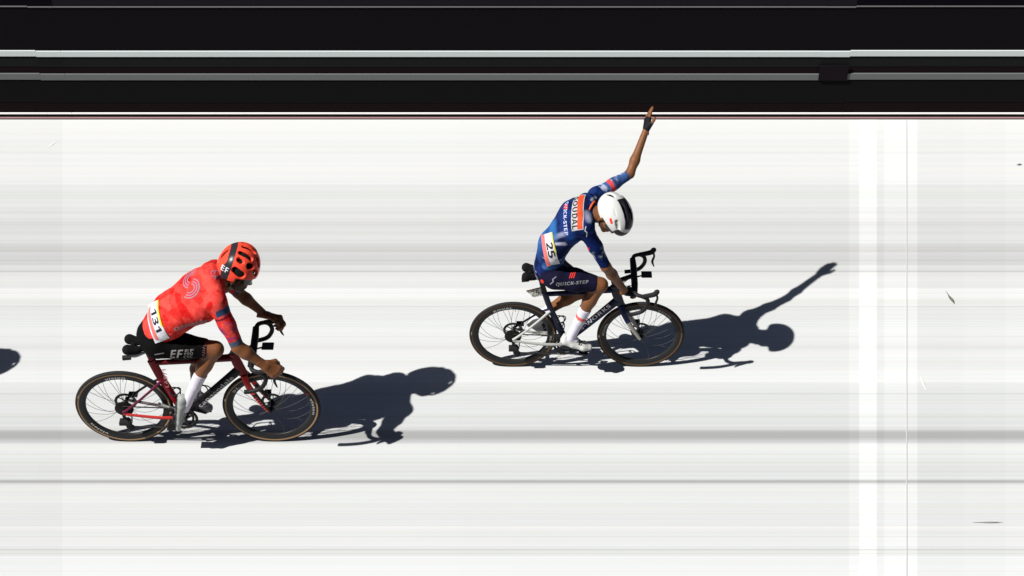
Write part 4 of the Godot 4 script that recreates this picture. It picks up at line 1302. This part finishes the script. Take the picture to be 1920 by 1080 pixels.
	# --- the second rider: coral kit, hands on the hoods
	var J2 := {"pelvis": Vector3(-2.5974, 1.1011, 0.8130), "waist": Vector3(-2.4464, 1.2916, 0.8030), "chest": Vector3(-2.2267, 1.4374, 0.7530), "c7": Vector3(-2.1447, 1.5805, 0.7130),
		"rh": Vector3(-2.5479, 1.0962, 0.9030), "lh": Vector3(-2.5918, 1.0483, 0.7230), "rs": Vector3(-2.0840, 1.5346, 0.9330), "ls": Vector3(-2.1334, 1.5263, 0.5830),
		"rknee": Vector3(-2.1398, 1.0526, 0.9130), "rankle": Vector3(-2.4005, 0.5277, 0.9330), "rheel": Vector3(-2.4389, 0.5988, 0.9430), "rtoe": Vector3(-2.4923, 0.2502, 0.9430),
		"lknee": Vector3(-2.2907, 0.7690, 0.7130), "lankle": Vector3(-2.3797, 0.3827, 0.6930), "lheel": Vector3(-2.4499, 0.2590, 0.6830), "ltoe": Vector3(-2.2609, 0.2133, 0.6830),
		"relbow": Vector3(-1.9489, 1.2169, 1.0630), "rwrist": Vector3(-1.7729, 1.0670, 1.0880), "lelbow": Vector3(-2.0004, 1.2461, 0.5130), "lwrist": Vector3(-1.8148, 1.0513, 0.5430),
		"head": Vector3(-1.9747, 1.5526, 0.6530), "f": Vector3(0.92, -0.36, 0.05), "u": Vector3(0.32, 0.90, -0.24),
		"rhand_dir": Vector3(0.75, -0.58, 0.05), "rdorsal": Vector3(0.25, 0.55, 0.80), "lhand_dir": Vector3(0.86, -0.2, 0.05), "ldorsal": Vector3(0.25, 0.60, -0.75),
		"bulk": [0.108, 0.128, 0.142, 0.072], "hem_tilt": Vector3.ZERO}
	var spine2: Vector3 = (J2.c7 - J2.pelvis).normalized()
	var facets := FastNoiseLite.new()
	facets.seed = 8
	facets.noise_type = FastNoiseLite.TYPE_CELLULAR
	facets.cellular_return_type = FastNoiseLite.RETURN_CELL_VALUE
	facets.frequency = 1.0
	var coral_jersey := func(p: Vector3, _n):
		var v: float = facets.get_noise_3d(p.x * 11.0 + p.y * 3.0, p.y * 11.0, p.z * 11.0 - p.x * 4.0)
		var c := Color(0.40, 0.008, 0.008).lerp(Color(0.60, 0.062, 0.05), clampf(0.5 + v * 0.85, 0.0, 1.0))
		for s in ["r", "l"]:
			var a: Vector3 = J2[s + "s"]
			var b: Vector3 = J2[s + "elbow"]
			var d := (b - a).normalized()
			var q: float = (p - a).dot(d) / a.distance_to(b)
			var away: float = ((p - a) - d * (p - a).dot(d)).length()
			if q > 0.1 and q < 1.1 and away < 0.09:
				if q > 0.12 and q < 0.26 and p.x > a.x + 0.0: c = Color(0.03, 0.05, 0.10)
				elif q > 0.30 and q < 0.34: c = Color(0.10, 0.01, 0.02)
				elif q > 0.40: c = c.lerp(Color(0.16, 0.03, 0.10), clampf(3.0 * noise.get_noise_3dv(p * 16.0) + 0.2, 0.0, 0.8))
				if q > 0.83: c = Color(0.05, 0.06, 0.09)
				if q > 0.95: c = Color(0.5, 0.07, 0.03)
		return c
	var black_shorts := func(p: Vector3, _n):
		return Color(0.0062, 0.0052, 0.0068) * (1.0 + 0.2 * noise.get_noise_3dv(p * 30.0))
	var coral_shell := func(p: Vector3, _n):
		if p.x > -0.088 and p.x < -0.050: return Color(0.022, 0.022, 0.024)
		if p.x > -0.12 and p.x < -0.055 and absf(p.z) > 0.098: return Color(0.022, 0.022, 0.024)
		return Color(0.68, 0.06, 0.032)
	var coral_kit := {"id": "b", "k": 1.077, "head": 1.05, "hand": 1.14, "arm": [1.08, 0.98], "skin": Color(0.155, 0.060, 0.025), "hair": Color(0.012, 0.009, 0.008), "beard": 0.7,
		"rcurl": [50.0, 60.0, 40.0], "rthumb": 0.8, "lcurl": [50.0, 60.0, 40.0], "lthumb": 0.8, "gloves": false, "glove": lin(0.012, 0.013, 0.022),
		"hem": [0.86, 0.86], "jersey_hem": 0.03, "cuff": [0.96, 0.96], "collar": lin(0.5, 0.06, 0.03), "sock": [0.45, 0.45], "tongue": Color(0.2, 0.205, 0.2), "shoe": Color(0.25, 0.26, 0.25), "dial": lin(0.25, 0.25, 0.25), "strap": lin(0.30, 0.31, 0.30),
		"shorts_paint": black_shorts, "jersey_paint": coral_jersey,
		"sock_paint": func(_t: float, _q, _n): return Color(0.52, 0.49, 0.56),
		"helmet_size": Vector3(0.130, 0.160, 0.140), "helmet_base": Vector3(0.150, 0.130, 0.118), "vent_size": 1.35, "helmet_paint": coral_shell,
		"vents": [[Vector3(-0.02, 0.185, 0.022), Vector3(0.07, 0.165, 0.022), 0.0095], [Vector3(-0.02, 0.185, -0.022), Vector3(0.07, 0.165, -0.022), 0.0095], [Vector3(-0.03, 0.165, 0.062), Vector3(0.055, 0.15, 0.066), 0.011], [Vector3(-0.03, 0.165, -0.062), Vector3(0.055, 0.15, -0.066), 0.011],
			[Vector3(-0.025, 0.14, 0.094), Vector3(-0.005, 0.135, 0.1), 0.014], [Vector3(-0.025, 0.14, -0.094), Vector3(-0.005, 0.135, -0.1), 0.014], [Vector3(0.06, 0.12, 0.09), Vector3(0.075, 0.12, 0.085), 0.015], [Vector3(0.06, 0.12, -0.09), Vector3(0.075, 0.12, -0.085), 0.015],
			[Vector3(-0.03, 0.085, 0.117), Vector3(0.03, 0.07, 0.117), 0.017], [Vector3(-0.03, 0.085, -0.117), Vector3(0.03, 0.07, -0.117), 0.017], [Vector3(0.095, 0.14, 0.03), Vector3(0.12, 0.115, 0.032), 0.014], [Vector3(0.095, 0.14, -0.03), Vector3(0.12, 0.115, -0.032), 0.014], [Vector3(0.115, 0.09, 0.07), Vector3(0.13, 0.075, 0.06), 0.014], [Vector3(0.115, 0.09, -0.07), Vector3(0.13, 0.075, -0.06), 0.014],
			[Vector3(-0.125, 0.14, 0.02), Vector3(-0.145, 0.09, 0.025), 0.013], [Vector3(-0.125, 0.14, -0.02), Vector3(-0.145, 0.09, -0.025), 0.013]]}
	var C := make_rider("person", "cyclist in coral red jersey and black shorts, both hands on the bars", Vector3(-2.6726, 0.0000, 0.8130), J2, coral_kit)
	var stripe_ink := mat("stripe_ink", lin(0.27, 0.15, 0.21), 0.6)
	# striped round emblem on the back: two sets of concentric bows
	var bows := []
	for i in 3:
		for part in [[0.0, 150.0, 330.0, 0.0], [1.0, -60.0, 150.0, 0.105]]:
			var r0: float = 0.034 + 0.022 * i
			for j in 16:
				var a := deg_to_rad(lerpf(part[1], part[2], j / 16.0))
				var e := deg_to_rad(lerpf(part[1], part[2], (j + 1) / 16.0))
				var c := Vector2(part[3] * 0.72, 0.0 if part[0] == 0.0 else -0.02)
				var p0 := c + Vector2.from_angle(a) * r0 * 0.85
				var p1 := c + Vector2.from_angle(a) * (r0 + 0.010) * 0.85
				var p2 := c + Vector2.from_angle(e) * (r0 + 0.010) * 0.85
				var p3 := c + Vector2.from_angle(e) * r0 * 0.85
				bows.append_array([p0, p1, p2, p0, p2, p3])
	print_on("striped_emblem", C.jersey, bows, [Vector3(-2.2922, 1.6416, 0.7930), Vector3(0.4033, -0.5257, 0.7490), Vector3(-0.2512, 0.7234, 0.6431)], stripe_ink, C.jn, C.base)
	print_on("lettering", C.jersey, text_tris("EF", 0.07, 0.05, bold_font), [Vector3(-2.1526, 1.7348, 0.8130), Vector3(0.2343, -0.6208, 0.7482), Vector3(-0.2006, 0.7222, 0.6620)], mat("dim_ink", lin(0.34, 0.10, 0.15), 0.6), C.jn, C.base)
	print_on("lettering", C.jersey, text_tris("cannondale", 0.25, 0.038, bold_font), [Vector3(-2.3869, 1.2988, 0.9730), Vector3(0.9572, 0.2842, -0.0546), Vector3(-0.1009, 0.5044, 0.8575)], mat("grey_red_ink", lin(0.33, 0.22, 0.22), 0.6), C.jn, C.base)
	var bib2: Array = [Vector3(-2.6553, 1.4491, 0.8730), Vector3(0.3060, -0.6741, 0.6723), Vector3(-0.1507, 0.6630, 0.7333)]
	print_on("number_bib", C.both, rect_tris(0, 0, 0.29, 0.125), bib2, mat("bib", lin(0.50, 0.50, 0.54), 0.6), C.jn, C.base, 0.003)
	print_on("red_band", C.both, rect_tris(0.02, 0.012, 0.25, 0.03), bib2, mat("bib_red", lin(0.55, 0.13, 0.12), 0.6), C.jn, C.base, 0.0042)
	print_on("yellow_band", C.both, rect_tris(0.0, 0.112, 0.2, 0.013), bib2, mat("bib_gold", lin(0.62, 0.42, 0.02), 0.6), C.jn, C.base, 0.0042)
	var bib2_text: Array = [bib2[0] + bib2[1] * 0.055 + bib2[2].cross(bib2[1]).normalized() * 0.05, bib2[1], bib2[2]]
	print_on("digits", C.both, text_tris("131", 0.17, 0.055, bold_font), bib2_text, black_ink, C.jn, C.base, 0.0044)
	var side_ink := mat("side_ink", lin(0.20, 0.185, 0.185), 0.6)
	print_on("lettering", C.shorts, text_tris("EF", 0.085, 0.06, bold_font, 0.35), [Vector3(-2.4579, 1.0582, 1.0130), Vector3(0.9991, 0.0313, -0.0275), Vector3(0.0000, 0.6606, 0.7507)], side_ink, C.sn, C.base)
	for i in 3:
		var row: Array = [Vector3(-2.3584, 1.0582, 1.0130), Vector3(0.9985, 0.0417, -0.0367), Vector3(0.0000, 0.6606, 0.7507)]
		row[0] += row[2].cross(row[1]).normalized() * 0.023 * i + row[1] * 0.008 * i
		print_on("lettering", C.shorts, text_tris(["CYC", "PRO", "EF"][i], 0.062, 0.018, bold_font, 0.2), row, side_ink, C.sn, C.base)
	print_on("lettering", C.shorts, rect_tris(0, 0, 0.07, 0.008), [Vector3(-2.5614, 1.0900, 1.0130), Vector3(0.9816, 0.1893, -0.0253), Vector3(-0.1014, 0.6289, 0.7709)], side_ink, C.sn, C.base)
	print_on("lettering", C.shorts, text_tris("Rapha", 0.15, 0.03, plain_font, 0.3), [Vector3(-2.2133, 1.0156, 1.0130), Vector3(0.1976, 0.7359, -0.6476), Vector3(0.0000, 0.6606, 0.7507)], mat("rose_ink", lin(0.16, 0.07, 0.08), 0.6), C.sn, C.base)
	var ef := print_on("lettering", C.helmet, text_tris("EF", 0.05, 0.036, bold_font), [Vector3(-0.112, 0.052, 0.14), Vector3(1, 0.0, 0.0), Vector3(-0.1, 0.15, 0.98).normalized()], white_ink, C.hn, Vector3.ZERO, 0.001)
	ef.transform = Transform3D(C.hf.basis, C.hf.origin - C.base)

	# --- a third rider follows just outside the left edge: only the shadow of the head reaches the picture
	var shift := Vector3(-3.450, 0, -0.210)
	var p3: Node3D = C.root.duplicate()
	p3.name = numbered("person", self)
	p3.position += shift
	add_child(p3, true)
	tag(p3, "following cyclist outside the left edge, only the head's shadow in view", "person")
	var b3: Node3D = red_bike.duplicate()
	b3.name = numbered("road_bicycle", self)
	b3.position += shift
	add_child(b3, true)
	tag(b3, "bicycle of the following cyclist, outside the left edge of the picture", "bicycle")

	# --- bits lying on the road
	var leaf_mat := mat("leaf", lin(0.11, 0.12, 0.09), 0.8)
	for d in [[Vector3(3.5554, 0.0000, -0.8783), Vector3(3.5953, -0.0000, -0.7163), 0.0110, "dark curled dry leaf with a thin stalk, largest scrap on the white road", "dry leaf scraps on the road", 1.70],
		[Vector3(4.4361, 0.0000, -2.5294), Vector3(4.4797, -0.0000, -2.5369), 0.0070, "tiny dark leaf scrap near the right edge, closest to the barrier", "dry leaf scraps on the road", 1.00],
		[Vector3(3.3616, 0.0000, 1.6409), Vector3(3.5708, 0.0000, 1.6461), 0.0050, "long thin flat leaf blade near the lower right corner", "dry leaf scraps on the road", 1.20]]:
		var st := new_st()
		st.set_smooth_group(1)
		var a: Vector3 = d[0]
		var e: Vector3 = d[1]
		var u := (e - a).normalized()
		var w := u.cross(Vector3.UP)
		var L := a.distance_to(e)
		var last := []
		for i in 11:
			var t := i / 10.0
			var half: float = d[2] * pow(maxf(sin(PI * pow(t, d[5])), 0.0), 1.5) + 0.0012
			var c := u * L * t + Vector3(0, 0.004 + 0.010 * t * t, 0)
			var nw := [c - w * half + Vector3(0, half * 0.4, 0), c, c + w * half + Vector3(0, half * 0.4, 0)]
			if i > 0:
				for j in 2:
					quad(st, last[j], nw[j], nw[j + 1], last[j + 1])
			last = nw
		var lf := put("dry_leaf", finish(st), mat("pale_leaf", lin(0.24, 0.24, 0.21), 0.8) if L > 0.19 else leaf_mat, self, a)
		tag(lf, d[3], "leaf", d[4])
